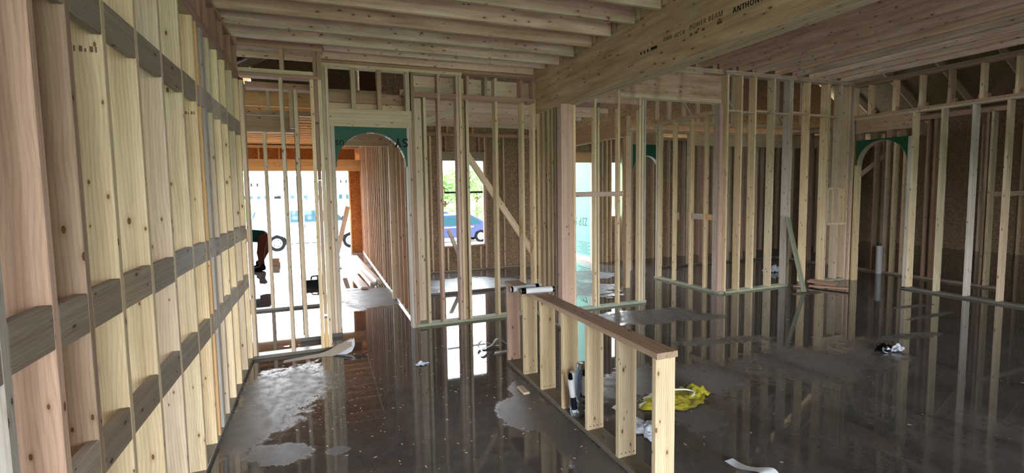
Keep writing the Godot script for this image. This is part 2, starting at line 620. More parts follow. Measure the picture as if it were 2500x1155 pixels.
# ------------------------------------------------------------------ left wall
func build_left_wall() -> void:
	var w := thing("wall_left", "long open stud wall with three rows of blocking and pale yellow studs", "", Vector3.ZERO, "structure")
	var xf := -0.775
	var xb := -0.915
	B(w, "bottom_plate", xb, 0, -5.87, xf, 0.038, -2.2, "k", "wet_wood")
	B(w, "bottom_plate", xb, 0, -2.2, xf, 0.038, 6.7, "k", "wet_wood")
	# [near face z, tone, thickness]
	var s := [[6.5, "y"], [6.1, "t"], [5.7, "y"], [5.3, "t"], [4.9, "y"], [4.5, "t"], [4.1, "y"], [3.7, "t"], [3.3, "y"], [2.9, "t"], [2.5, "y"],[2.15, "y"], [1.8, "t"], [1.4, "y"], [1.0, "t"], [0.6, "y"], [0.2, "t"], [-0.22, "y"], [-0.62, "t"], [-1.1, "g"], [-1.572, "g"], [-1.832, "p"], [-2.066, "m"], [-2.362, "y"], [-2.735, "y"], [-3.115, "t"], [-3.53, "y"], [-3.89, "y"],
		[-4.012, "o"], [-4.15, "g"], [-4.192, "g"], [-4.40, "t"], [-4.733, "y"], [-5.065, "y"], [-5.46, "t"], [-5.822, "y"]]
	for q in s:
		var z: float = q[0]
		B(w, "stud", xb, 0.038, z - 0.038, xf, 3.05, z, q[1])
	# blocking between neighbours
	# every block's own lumber, from the door end back to the arch end: brown, grey, or limewashed offcuts
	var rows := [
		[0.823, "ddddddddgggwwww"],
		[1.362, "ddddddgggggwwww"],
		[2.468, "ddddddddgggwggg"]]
	for row in rows:
		var y0: float = row[0]
		var lumber: String = row[1]
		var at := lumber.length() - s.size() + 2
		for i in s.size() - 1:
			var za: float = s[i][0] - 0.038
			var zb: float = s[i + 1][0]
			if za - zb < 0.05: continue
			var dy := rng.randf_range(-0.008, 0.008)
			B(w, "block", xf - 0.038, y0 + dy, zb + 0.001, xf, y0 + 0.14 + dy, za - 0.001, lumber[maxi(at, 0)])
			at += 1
	# ink grade stamps
	for q in [[-0.885, 2.392, -2.362, 0.022], [-0.88, 2.385, -3.89, 0.02]]:
		for k in 6:
			slab(w, "grade_stamp", q[0] + k * 0.017, q[1], q[2], q[0] + k * 0.017 + (0.006 if k % 2 else 0.011), q[1] + q[3] * (1.0 if k % 3 else 0.6), q[2] + 0.0006, "ink_brown")
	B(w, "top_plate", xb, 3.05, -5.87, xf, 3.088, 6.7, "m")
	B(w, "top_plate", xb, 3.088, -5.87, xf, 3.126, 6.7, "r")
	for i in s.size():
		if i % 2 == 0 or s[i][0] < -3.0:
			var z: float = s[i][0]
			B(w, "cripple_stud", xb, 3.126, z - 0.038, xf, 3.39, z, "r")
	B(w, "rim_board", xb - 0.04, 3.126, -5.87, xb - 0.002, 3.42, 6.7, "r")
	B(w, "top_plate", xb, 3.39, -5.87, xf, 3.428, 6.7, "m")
	# small paper tag stapled to a stud
	B(w, "paper_tag", xf, 0.88, -4.225, xf + 0.001, 1.02, -4.212, "w")
	# lower closet wall behind it
	var c := thing("wall_closet", "short stud wall standing behind the long blocked wall", "", Vector3.ZERO, "structure")
	B(c, "bottom_plate", -2.05, 0, -6.6, -1.95, 0.038, -1.0, "e")
	for k in 13:
		B(c, "stud", -2.05, 0.038, -6.5 + k * 0.43, -1.95, 3.05, -6.462 + k * 0.43, ["w", "y", "t"][k % 3])
	B(c, "top_plate", -2.05, 3.05, -6.6, -1.95, 3.126, -1.0, "t")


# ------------------------------------------------------------------ entry bay and arch wall
func arch_panel(parent: Node3D, n: String, x0: float, x1: float, ytop: float, cx: float, half: float, spring: float, rise: float, thick: float, mat: String, at: Vector3, basis: Basis) -> MeshInstance3D:
	var poly := PackedVector2Array()
	poly.append(Vector2(x0, spring))
	poly.append(Vector2(x0, ytop))
	poly.append(Vector2(x1, ytop))
	poly.append(Vector2(x1, spring))
	for i in 29:
		var a := PI * i / 28.0
		poly.append(Vector2(cx + cos(a) * half, spring + sin(a) * rise))
	return part(parent, n, extrude(poly, 0, thick), M[mat], at, basis)


func arch_strip(parent: Node3D, n: String, cx: float, half: float, spring: float, rise: float, a0: float, a1: float, depth: float, t: float, mat: String, at: Vector3, basis: Basis) -> void:
	var st := st_begin()
	var k := maxi(2, int((a1 - a0) / 0.11))
	for i in k:
		var b0 := lerpf(a0, a1, float(i) / k)
		var b1 := lerpf(a0, a1, float(i + 1) / k)
		var o0 := Vector3(cx + cos(b0) * half, spring + sin(b0) * rise, 0)
		var o1 := Vector3(cx + cos(b1) * half, spring + sin(b1) * rise, 0)
		var i0 := Vector3(cx + cos(b0) * (half - t), spring + sin(b0) * (rise - t), 0)
		var i1 := Vector3(cx + cos(b1) * (half - t), spring + sin(b1) * (rise - t), 0)
		var d := Vector3(0, 0, depth)
		quad(st, o0, o1, o1 + d, o0 + d)
		quad(st, i1, i0, i0 + d, i1 + d)
		quad(st, i0 + d, o0 + d, o1 + d, i1 + d)
		quad(st, o0, i0, i1, o1)
	part(parent, n, st.commit(), M[mat], at, basis)


func build_entry_and_arch() -> void:
	var e := thing("wall_entry", "short stud bay with a framed transom beside the blocked wall", "", Vector3.ZERO, "structure")
	var zf := -5.87
	var zb := -6.01
	B(e, "bottom_plate", -0.775, 0, zb, 0.06, 0.038, zf, "k", "wet_wood")
	B(e, "stud", -0.775, 0.038, zb, -0.737, 3.05, zf, "t")
	B(e, "stud", -0.387, 0.038, zb, -0.349, 3.10, zf, "t")
	B(e, "stud", -0.072, 0.038, zb, -0.032, 3.10, zf, "y")
	B(e, "stud", 0.012, 0.038, zb, 0.052, 3.10, zf, "y")
	B(e, "filler_block", -0.03, 0.038, zb, 0.01, 0.38, zf - 0.012, "o")
	B(e, "filler_block", -0.03, 0.42, zb, 0.01, 1.16, zf - 0.05, "t")
	B(e, "filler_block", -0.03, 1.165, zb, 0.01, 1.98, zf - 0.02, "p")
	B(e, "filler_block", -0.03, 1.985, zb, 0.01, 2.62, zf - 0.05, "m")
	B(e, "filler_block", -0.03, 2.63, zb, 0.01, 3.1, zf - 0.02, "r")
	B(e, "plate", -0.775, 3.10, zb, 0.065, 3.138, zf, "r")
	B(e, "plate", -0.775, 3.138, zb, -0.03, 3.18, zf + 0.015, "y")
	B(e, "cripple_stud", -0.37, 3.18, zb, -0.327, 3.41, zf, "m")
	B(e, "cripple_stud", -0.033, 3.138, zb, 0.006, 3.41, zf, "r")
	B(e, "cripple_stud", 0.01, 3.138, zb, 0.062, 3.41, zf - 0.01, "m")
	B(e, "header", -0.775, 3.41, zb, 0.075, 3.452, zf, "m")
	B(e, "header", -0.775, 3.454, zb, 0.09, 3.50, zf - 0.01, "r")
	# jog behind the bay
	B(e, "bottom_plate", -0.314, 0.0, -6.49, -0.02, 0.05, -6.35, "k", "wet_wood")
	B(e, "stud", -0.265, 0.05, -6.49, -0.222, 3.07, -6.35, "t")
	B(e, "stud", -0.32, 2.62, -6.49, -0.27, 3.07, -6.36, "m")
	B(e, "plate", -0.775, 3.07, -6.49, 0.05, 3.14, -6.35, "r")

	var a := thing("wall_arch", "stud wall with a green sheathed archway and a tall header", "", Vector3.ZERO, "structure")
	zf = -6.40
	zb = -6.54
	B(a, "bottom_plate", 0.05, 0, zb, 0.185, 0.05, zf, "k", "wet_wood")
	B(a, "king_stud", 0.058, 0.05, zb, 0.096, 3.39, zf, "t")
	B(a, "king_stud", 0.098, 0.05, zb, 0.134, 3.39, zf, "t")
	B(a, "jack_stud", 0.136, 0.05, zb, 0.184, 2.69, zf, "g")
	B(a, "jack_stud", 1.075, 0.0, zb, 1.112, 2.69, zf, "g")
	B(a, "king_stud", 1.114, 0.0, zb, 1.142, 2.69, zf, "p")
	B(a, "king_stud", 1.144, 0.038, zb, 1.184, 3.39, zf, "m")
	B(a, "flat_stud", 1.188, 0.07, zb, 1.285, 3.07, zf - 0.06, "t")
	for q in [[1.302, "y", 3.07], [1.495, "p", 3.39], [1.752, "p", 3.39], [1.795, "y", 3.39], [1.886, "y", 3.07], [2.31, "y", 3.07], [2.71, "y", 3.07], [2.885, "y", 3.07]]:
		B(a, "stud", q[0], 0.038, zb, q[0] + 0.038, q[2], zf, q[1])
	B(a, "stud", 1.836, 0.038, zb, 1.874, 3.07, zf - 0.03, "m")
	B(a, "bottom_plate", 1.107, 0, zb, 1.80, 0.038, zf, "e")
	B(a, "bottom_plate", 1.80, 0, zb, 2.92, 0.038, zf, "e")
	B(a, "plate", 1.184, 3.07, zb + 0.01, 1.752, 3.14, zf - 0.004, "r")
	B(a, "plate", 1.833, 3.07, zb + 0.01, 2.92, 3.14, zf - 0.004, "r")
	for q in [[1.90, "m"], [2.306, "t"], [2.695, "r"], [2.885, "m"], [2.16, "d"]]:
		B(a, "cripple_stud", q[0], 3.14, zb, q[0] + 0.04, 3.39, zf, q[1])
	B(a, "header", 0.134, 2.70, zb, 1.144, 2.885, zf, "t")
	B(a, "header_cap", 0.134, 2.662, zb, 1.144, 2.70, zf + 0.004, "y")
	for q in [[0.40, "t"], [0.72, "m"], [1.075, "t"]]:
		B(a, "cripple_stud", q[0], 2.885, zb, q[0] + 0.055, 3.39, zf, q[1])
	B(a, "backing_board", 0.14, 2.89, zb - 0.24, 1.14, 3.01, zb - 0.20, "t")
	B(a, "backing_board", 0.14, 3.015, zb - 0.24, 1.14, 3.15, zb - 0.20, "m")
	B(a, "backing_board", 1.2, 3.15, zb - 0.24, 1.75, 3.28, zb - 0.20, "g")
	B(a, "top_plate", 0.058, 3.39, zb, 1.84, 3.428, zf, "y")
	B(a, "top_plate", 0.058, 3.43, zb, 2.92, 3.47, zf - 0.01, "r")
	beam(a, "diagonal_brace", Vector3(1.90, 2.40, -6.562), Vector3(2.93, 0.90, -6.562), 0.09, 0.038, Vector3(1, 0.6, 0), "t")
	# archway: green sheathing on both faces and a bent strip with staples of white tape
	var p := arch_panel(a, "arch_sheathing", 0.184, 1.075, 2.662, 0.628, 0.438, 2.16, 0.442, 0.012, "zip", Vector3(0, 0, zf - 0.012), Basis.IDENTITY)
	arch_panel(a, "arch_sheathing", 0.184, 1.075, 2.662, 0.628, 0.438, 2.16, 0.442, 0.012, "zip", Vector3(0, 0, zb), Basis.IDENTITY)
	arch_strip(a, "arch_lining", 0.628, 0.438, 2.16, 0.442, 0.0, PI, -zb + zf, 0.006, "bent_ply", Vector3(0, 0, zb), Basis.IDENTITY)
	for q in [[0.30, 0.52], [0.66, 0.82], [0.95, 1.14], [1.47, 1.69], [2.0, 2.34]]:
		arch_strip(a, "tape_piece", 0.628, 0.4325, 2.16, 0.436, q[0], q[1], 0.10, 0.002, "white_paper", Vector3(0, 0, zb + 0.03), Basis.IDENTITY)
	var flip := Basis(Vector3(0, 0, 1), PI)
	letters(p, "SY", 0.12, Vector3(1.005, 2.475, zf + 0.0005), flip, "ink", "lettering")
	letters(p, "US", 0.07, Vector3(0.24, 2.46, zf + 0.0005), flip, "ink", "lettering")

	# hall wall two metres further in
	var h := thing("wall_hall", "hall partition with a low header in front of the garage", "", Vector3.ZERO, "structure")
	zf = -8.30
	zb = -8.42
	B(h, "bottom_plate", -4.4, 0, zb, -0.08, 0.038, zf, "k", "wet_wood")
	B(h, "stud", -0.808, 0.038, zb, -0.762, 2.79, zf, "t")
	for q in [-4.3, -3.2, -2.4, -1.6, -1.2]:
		B(h, "stud", q, 0.038, zb, q + 0.04, 3.05, zf, "t")
	B(h, "header", -1.16, 2.79, zb, -0.36, 3.036, zf, "m")
	B(h, "stud", -0.36, 0.038, zb, -0.32, 3.05, zf, "m")
	B(h, "stud", -0.10, 0.038, zb, -0.06, 3.05, zf, "t")
	B(h, "plate", -4.4, 3.05, zb, 1.1, 3.117, zf, "m")
	for q in [[-0.73, "t"], [-0.40, "m"], [0.3, "m"], [0.8, "t"]]:
		B(h, "cripple_stud", q[0], 3.117, zb, q[0] + 0.045, 3.416, zf, q[1])
	B(h, "plate", -4.4, 3.416, zb, 1.1, 3.50, zf, "m")
	B(h, "header", -0.06, 2.60, zb, 1.10, 2.80, zf, "m")
	B(h, "plate", -0.06, 2.805, zb, 1.10, 2.84, zf, "d")


# ------------------------------------------------------------------ garage
func build_garage() -> void:
	var w := thing("wall_garage_side", "long row of close garage studs running to the door opening", "", Vector3.ZERO, "structure")
	B(w, "bottom_plate", 1.13, 0, -15.5, 1.22, 0.038, -8.0, "g", "wet_wood")
	B(w, "bottom_plate", 1.13, 0, -8.0, 1.22, 0.038, -6.55, "g", "wet_wood")
	var z := -6.62
	var i := 0
	while z > -15.4:
		B(w, "stud", 1.13, 0.038, z - 0.038, 1.22, 3.17, z, ["m", "t", "r", "m"][i % 4])
		z -= 0.39
		i += 1
	B(w, "stud", 1.08, 0.0, -8.40, 1.17, 3.05, -8.30, "t")
	B(w, "top_plate", 1.13, 3.17, -15.5, 1.22, 3.245, -6.55, "m")
	slab(w, "sheathing", 1.222, 0.0, -15.5, 1.234, 3.25, -10.75, "osb_glow_tint")
	var f := thing("wall_garage_front", "garage front wall with a wide door opening under an orange header", "", Vector3.ZERO, "structure")
	slab(f, "sheathing", 0.83, 0, -15.62, 1.30, 3.25, -15.605, "osb_glow_tint")
	slab(f, "sheathing", 0.83, 0, -15.50, 1.13, 2.50, -15.485, "osb_glow_tint")
	B(f, "jack_stud", 0.79, 0, -15.60, 0.83, 2.497, -15.46, "o")
	B(f, "header", -4.4, 2.497, -15.60, 1.2, 2.66, -15.46, "o")
	B(f, "header", -4.4, 2.664, -15.60, 1.2, 2.842, -15.46, "o")
	for k in 11:
		B(f, "cripple_stud", -4.3 + k * 0.53, 2.842, -15.60, -4.262 + k * 0.53, 3.17, -15.50, "o")
	slab(f, "sheathing", -4.4, 2.842, -15.62, 0.83, 3.25, -15.605, "osb_glow_tint")
	B(f, "top_plate", -4.4, 3.17, -15.60, 1.2, 3.245, -15.47, "o")
	var c := thing("ceiling_garage", "garage ceiling joists seen through the open stud bay", "", Vector3.ZERO, "structure")
	var zz := -8.75
	while zz > -15.4:
		B(c, "joist", -4.4, 3.25, zz - 0.04, 1.22, 3.48, zz, "o")  # orange tone carries the bounced garage glow on light wood
		zz -= 0.42
	slab(c, "added_attic_deck", -4.4, 3.482, -15.55, 1.21, 3.496, -8.6, "osb_glow_tint")  # deck added over the joists to keep the attic above dark
	# lumber lying on the garage floor
	var pile := [[0.70, -9.42, 0.42, -13.9, 0.14, "m"], [0.90, -9.85, 0.66, -14.3, 0.12, "g"], [1.03, -9.75, 0.84, -14.4, 0.09, "g"], [0.36, -12.2, 0.16, -14.3, 0.05, "w"]]
	var pile_labels := ["wide brown board lying outermost in the row of garage lumber", "wide grey wet board lying beside the brown board in the garage", "narrow grey board lying along the plate of the garage stud row", "thin short pale strip lying alone on the bright garage floor"]
	for n in pile.size():
		var q: Array = pile[n]
		var o := beam(self, "lumber_board", Vector3(q[0], 0.02, q[1]), Vector3(q[2], 0.02, q[3]), q[4], 0.038, Vector3(1, 0, 0), q[5], "wet_wood")
		tag(o, pile_labels[n], "board", "", "boards on the garage floor")
	var top := beam(self, "lumber_board", Vector3(1.00, 0.059, -9.9), Vector3(0.76, 0.059, -14.1), 0.09, 0.038, Vector3(1, 0, 0), "w", "wet_wood")
	tag(top, "pale wet board resting on top of other boards in the garage", "board")
	var lean := beam(self, "leaning_board", Vector3(0.36, 0.0, -15.15), Vector3(0.74, 1.42, -15.40), 0.14, 0.03, Vector3(1, 0, 0), "w")
	tag(lean, "grey board leaning against the side of the garage door opening", "board")
	var saw := thing("miter_saw_case", "black tool case lying on the wet garage floor", "case", Vector3(-0.2, 0, -10.25))
	var body := BoxMesh.new()
	body.size = Vector3(0.34, 0.13, 0.22)
	part(saw, "body", body, M.black, Vector3(0, 0.065, 0))
	part(saw, "handle", tube([Vector3(-0.06, 0.13, 0), Vector3(-0.05, 0.18, 0), Vector3(0.05, 0.19, 0), Vector3(0.07, 0.13, 0)], 0.014), M.black)
	var lid := BoxMesh.new()
	lid.size = Vector3(0.16, 0.10, 0.18)
	part(saw, "motor_hump", lid, M.dark_blue, Vector3(0.13, 0.17, 0))
	var bucket := thing("wooden_block", "brown cut block lying by the bending worker", "block", Vector3(-1.17, 0, -13.6))
	B(bucket, "block", -1.28, 0, -13.7, -1.06, 0.09, -13.5, "m")
	B(bucket, "block", -1.26, 0.09, -13.68, -1.08, 0.19, -13.52, "m")


# ------------------------------------------------------------------ room with the window
func build_window_room() -> void:
	var w := thing("wall_window", "outer wall of raw strand board with a window opening", "", Vector3.ZERO, "structure")
	var z := -10.6
	# sheathing around the opening x 2.56..3.53, y 0.59..2.53
	slab(w, "sheathing", 1.22, 0, z - 0.102, 2.56, 3.14, z - 0.09, "osb")
	slab(w, "sheathing", 3.53, 0, z - 0.102, 5.02, 3.14, z - 0.09, "osb")
	slab(w, "sheathing", 5.02, 2.45, z - 0.102, 5.45, 3.14, z - 0.09, "osb")
	slab(w, "sheathing", 2.56, 0, z - 0.102, 3.53, 0.59, z - 0.09, "osb")
	slab(w, "sheathing", 2.56, 2.53, z - 0.102, 3.53, 3.14, z - 0.09, "osb")
	B(w, "bottom_plate", 1.22, 0, z - 0.09, 5.0, 0.038, z, "d")
	for q in [[1.40, "t"], [1.85, "t"], [2.27, "t"], [2.478, "p"], [2.518, "p"], [3.535, "p"], [3.575, "r"], [4.0, "t"], [4.4, "t"], [4.98, "t"], [5.41, "t"]]:
		B(w, "stud", q[0], 0.038, z - 0.09, q[0] + 0.038, 3.06, z, q[1])
	B(w, "rough_sill", 2.556, 0.55, z - 0.09, 3.535, 0.588, z, "r")
	for q in [2.62, 2.98, 3.4]:
		B(w, "cripple_stud", q, 0.038, z - 0.09, q + 0.038, 0.55, z, "t")
		B(w, "cripple_stud", q, 2.72, z - 0.09, q + 0.038, 3.06, z, "r")
	B(w, "header", 2.556, 2.535, z - 0.09, 3.535, 2.68, z, "d")
	B(w, "plate", 2.556, 2.682, z - 0.09, 3.535, 2.72, z, "m")
	B(w, "top_plate", 1.22, 3.06, z - 0.09, 5.45, 3.14, z, "r")
	var win := thing("window_1", "dark framed window set in the strand board wall", "", Vector3(2.556, 0.59, z - 0.06), "structure")
	var fr := 0.014
	for b in [[0, 0, 0.975, fr], [0, 1.926, 0.975, 1.94], [0, 0, fr, 1.94], [0.961, 0, 0.975, 1.94]]:
		var bm := BoxMesh.new()
		bm.size = Vector3(b[2] - b[0], b[3] - b[1], 0.05)
		part(win, "frame_bar", bm, M.white_paint, Vector3((b[0] + b[2]) * 0.5, (b[1] + b[3]) * 0.5, 0))
	var rail := BoxMesh.new()
	rail.size = Vector3(0.915, 0.045, 0.06)
	part(win, "meeting_rail", rail, M.vinyl, Vector3(0.4875, 1.215, 0))
	# eave framing above this wall, lit from the porch
	B(w, "eave_beam", 1.25, 3.33, z - 0.6, 4.3, 3.62, z - 0.52, "o")
	B(w, "eave_beam", 4.3, 3.33, z - 0.6, 5.4, 3.62, z - 0.52, "m")
	for k in 7:
		B(w, "lookout", 1.45 + k * 0.6, 3.14, z - 0.55, 1.49 + k * 0.6, 3.33, z + 0.05, "o")
	var c := thing("ceiling_window_room", "low ceiling joists over the room with the window", "", Vector3.ZERO, "structure")
	var zz := -6.95
	while zz > -10.5:
		B(c, "joist", 1.25, 3.26, zz - 0.04, 5.15, 3.48, zz, "j")
		zz -= 0.5
	beam(c, "joist_brace", Vector3(1.5, 2.95, -8.6), Vector3(2.35, 3.3, -8.2), 0.09, 0.035, Vector3(0, 1, 0), "w")
	var pl := thing("floor_plate", "lone dark bottom plate lying across the window room floor", "plate", Vector3(2.44, 0, -8.36), "", "")
	B(pl, "plate_board", 1.25, 0, -8.42, 3.9, 0.038, -8.30, "k", "wet_wood")
	var l2 := beam(self, "leaning_board", Vector3(2.83, 0.0, -9.75), Vector3(2.66, 0.95, -10.57), 0.09, 0.038, Vector3(1, 0, 0), "d")
	tag(l2, "dark board propped below the window opening", "board")


# ------------------------------------------------------------------ middle walls
func build_middle() -> void:
	var s := thing("wall_post", "cluster of studs and a pink post holding up the big beam", "", Vector3.ZERO, "structure")
	B(s, "bottom_plate", 2.90, 0, -6.40, 3.06, 0.038, -5.50, "e")
	for q in [[-6.33, "y"], [-6.16, "t"], [-6.0, "t"], [-5.86, "y"], [-5.76, "g"], [-5.68, "t"]]:
		B(s, "stud", 2.93, 0.038, q[0] - 0.038, 3.07, 2.915, q[0], q[1])
	B(s, "post_ply", 2.872, 0.038, -5.62, 2.962, 2.915, -5.50, "p")
	B(s, "post_ply", 2.964, 0.038, -5.62, 3.054, 2.915, -5.50, "p")
	B(s, "post_ply", 3.056, 0.038, -5.62, 3.082, 2.915, -5.51, "y")
	var m := thing("wall_middle", "stud wall with a tall plywood header beside the pink post", "", Vector3.ZERO, "structure")
	var zf := -6.30
	var zb := -6.39
	B(m, "bottom_plate", 3.08, 0, zb, 4.80, 0.038, zf, "e")
	for q in [[3.49, "y", 3.05], [3.849, "y", 3.22], [3.90, "y", 3.05], [4.262, "y", 3.38], [4.65, "y", 3.225], [4.70, "y", 3.225], [4.742, "g", 3.225]]:
		B(m, "stud", q[0], 0.038, zb, q[0] + 0.038, q[2], zf, q[1])
	B(m, "plate", 3.10, 3.05, zb, 3.845, 3.12, zf - 0.01, "r")
	B(m, "plate", 3.94, 3.05, zb, 4.65, 3.12, zf - 0.01, "r")
	B(m, "header", 4.302, 3.285, zb, 6.28, 3.66, zf, "b", "stained")
	B(m, "header_cap", 4.302, 3.662, zb, 5.9, 3.70, zf + 0.004, "t")
	B(m, "header_sill", 4.302, 3.225, zb - 0.05, 6.28, 3.283, zf + 0.006, "y")
	B(m, "top_plate", 3.12, 3.702, zb - 0.05, 6.34, 3.738, zf, "t")
	B(m, "top_plate", 3.12, 3.74, zb - 0.05, 6.34, 3.774, zf, "t")
	B(m, "cross_brace", 3.47, 1.718, zf + 0.002, 4.335, 1.792, zf + 0.04, "p")
	# return wall
	var r := thing("wall_return", "stud wall set back beside the wide framed passage", "", Vector3.ZERO, "structure")
	B(r, "bottom_plate", 6.28, 0, -8.0, 6.42, 0.038, -6.28, "e")
	for q in [[-7.955, "w"], [-7.90, "y"], [-7.46, "y"], [-7.01, "y"], [-6.655, "y"]]:
		B(r, "stud", 6.30, 0.038, q[0] - 0.038, 6.39, 3.07, q[0], q[1])
	for q in [[-6.43, "g"], [-6.385, "g"], [-6.335, "p"]]:
		B(r, "corner_stud", 6.30, 0.038, q[0] - 0.045, 6.39, 3.225, q[0], q[1])
	B(r, "top_plate", 6.28, 3.07, -8.0, 6.42, 3.14, -6.46, "t")
	B(r, "block", 6.31, 1.26, -6.97, 6.40, 1.36, -6.66, "g")
	B(r, "block", 6.31, 1.26, -6.655, 6.40, 1.36, -6.475, "o")
	B(r, "paper_tag", 6.40, 1.22, -7.50, 6.402, 1.36, -7.42, "w")
	# partition further back with a third arch
	var h := thing("wall_passage", "far passage partition with a small green arch", "", Vector3.ZERO, "structure")
	zf = -8.95
	zb = -9.04
	B(h, "bottom_plate", 7.22, 0, zb, 12.6, 0.038, zf, "k", "wet_wood")
	for q in [[6.36, "t", 3.07], [6.40, "m", 3.07], [7.18, "t", 3.07], [7.22, "y", 3.07], [7.62, "r", 3.07], [8.0, "t", 3.07], [8.4, "r", 3.07], [8.8, "m", 3.07], [9.2, "t", 3.07], [9.65, "m", 3.07], [10.1, "t", 3.07], [10.6, "m", 3.07], [11.1, "t", 3.07], [11.7, "m", 3.07], [12.3, "m", 3.07]]:
		B(h, "stud", q[0], 0.0, zb, q[0] + 0.038, q[2], zf, q[1])
	B(h, "top_plate", 6.36, 3.07, zb, 12.6, 3.14, zf, "t")
	arch_panel(h, "arch_sheathing", 6.44, 7.18, 2.80, 6.81, 0.36, 2.2, 0.36, 0.012, "zip", Vector3(0, 0, zf - 0.012), Basis.IDENTITY)
	B(h, "header", 6.44, 2.80, zb, 7.18, 3.05, zf, "m")
	arch_strip(h, "arch_lining", 6.81, 0.36, 2.2, 0.36, 0.0, PI, 0.09, 0.006, "white_paper", Vector3(0, 0, zb), Basis.IDENTITY)
	B(h, "header", 8.0, 2.80, zf, 12.5, 3.06, zf + 0.04, "t")
	var lh := thing("wall_hall_header", "pale deep header spanning the opening beside the window room", "", Vector3.ZERO, "structure")
	B(lh, "header", 5.18, 2.78, -9.95, 5.27, 3.14, -7.40, "t")
	B(lh, "post", 5.18, 0.0, -7.49, 5.27, 2.78, -7.40, "t")
	# outer wall with the door to the green clad wing
	var d := thing("wall_porch", "outer strand board wall with a door opening and a slim window", "", Vector3.ZERO, "structure")
	var z := -10.25
	for q in [[5.45, "t"], [5.60, "y"], [5.65, "y"], [6.19, "t"], [6.23, "g"], [6.47, "t"], [6.60, "y"], [6.72, "y"], [7.06, "t"], [7.5, "m"], [8.0, "t"], [8.5, "t"], [9.0, "t"], [9.5, "t"], [10.0, "t"], [10.6, "t"], [11.2, "t"], [11.8, "t"], [12.4, "t"]]:
		B(d, "stud", q[0], 0.0, z - 0.09, q[0] + 0.038, 3.06, z, q[1])
	slab(d, "sheathing", 5.45, 0, z - 0.105, 5.69, 3.14, z - 0.092, "osb")
	slab(d, "sheathing", 5.69, 2.48, z - 0.105, 6.19, 3.14, z - 0.092, "osb")
	slab(d, "sheathing", 6.19, 0, z - 0.105, 6.76, 3.14, z - 0.092, "osb")
	slab(d, "sheathing", 6.76, 0, z - 0.105, 7.06, 1.15, z - 0.092, "osb")
	slab(d, "sheathing", 6.76, 2.48, z - 0.105, 7.06, 3.14, z - 0.092, "osb")
	slab(d, "sheathing", 7.06, 0, z - 0.105, 16.5, 3.14, z - 0.092, "osb")
	B(d, "header", 5.69, 2.48, z - 0.09, 6.19, 2.72, z, "o")
	B(d, "top_plate", 5.45, 3.06, z - 0.09, 16.5, 3.14, z, "t")
	# wing clad in green sheathing outside
	var g := thing("wall_wing", "green sheathed outside wall, daylight painted into its colour, seen through the door opening", "", Vector3.ZERO, "structure")
	slab(g, "sheathing", 6.30, 0.12, -13.4, 6.34, 3.3, -10.36, "zip_daylit")
	slab(g, "footing", 6.29, -0.2, -13.4, 6.34, 0.12, -10.36, "concrete_out")
	var face := Basis(Vector3(0, 1, 0), -PI / 2)
	var rot := face * Basis(Vector3(0, 0, 1), PI)
	letters(g, "ZIP SYSTEM", 0.22, Vector3(6.299, 1.0, -11.46), rot, "ink_green", "lettering")
	for k in 7:
		slab(g, "print_line", 6.2985, 0.46 - k * 0.045, -11.15 + (k % 3) * 0.08, 6.2995, 0.475 - k * 0.045, -10.45 - (k % 2) * 0.2, "ink_green")


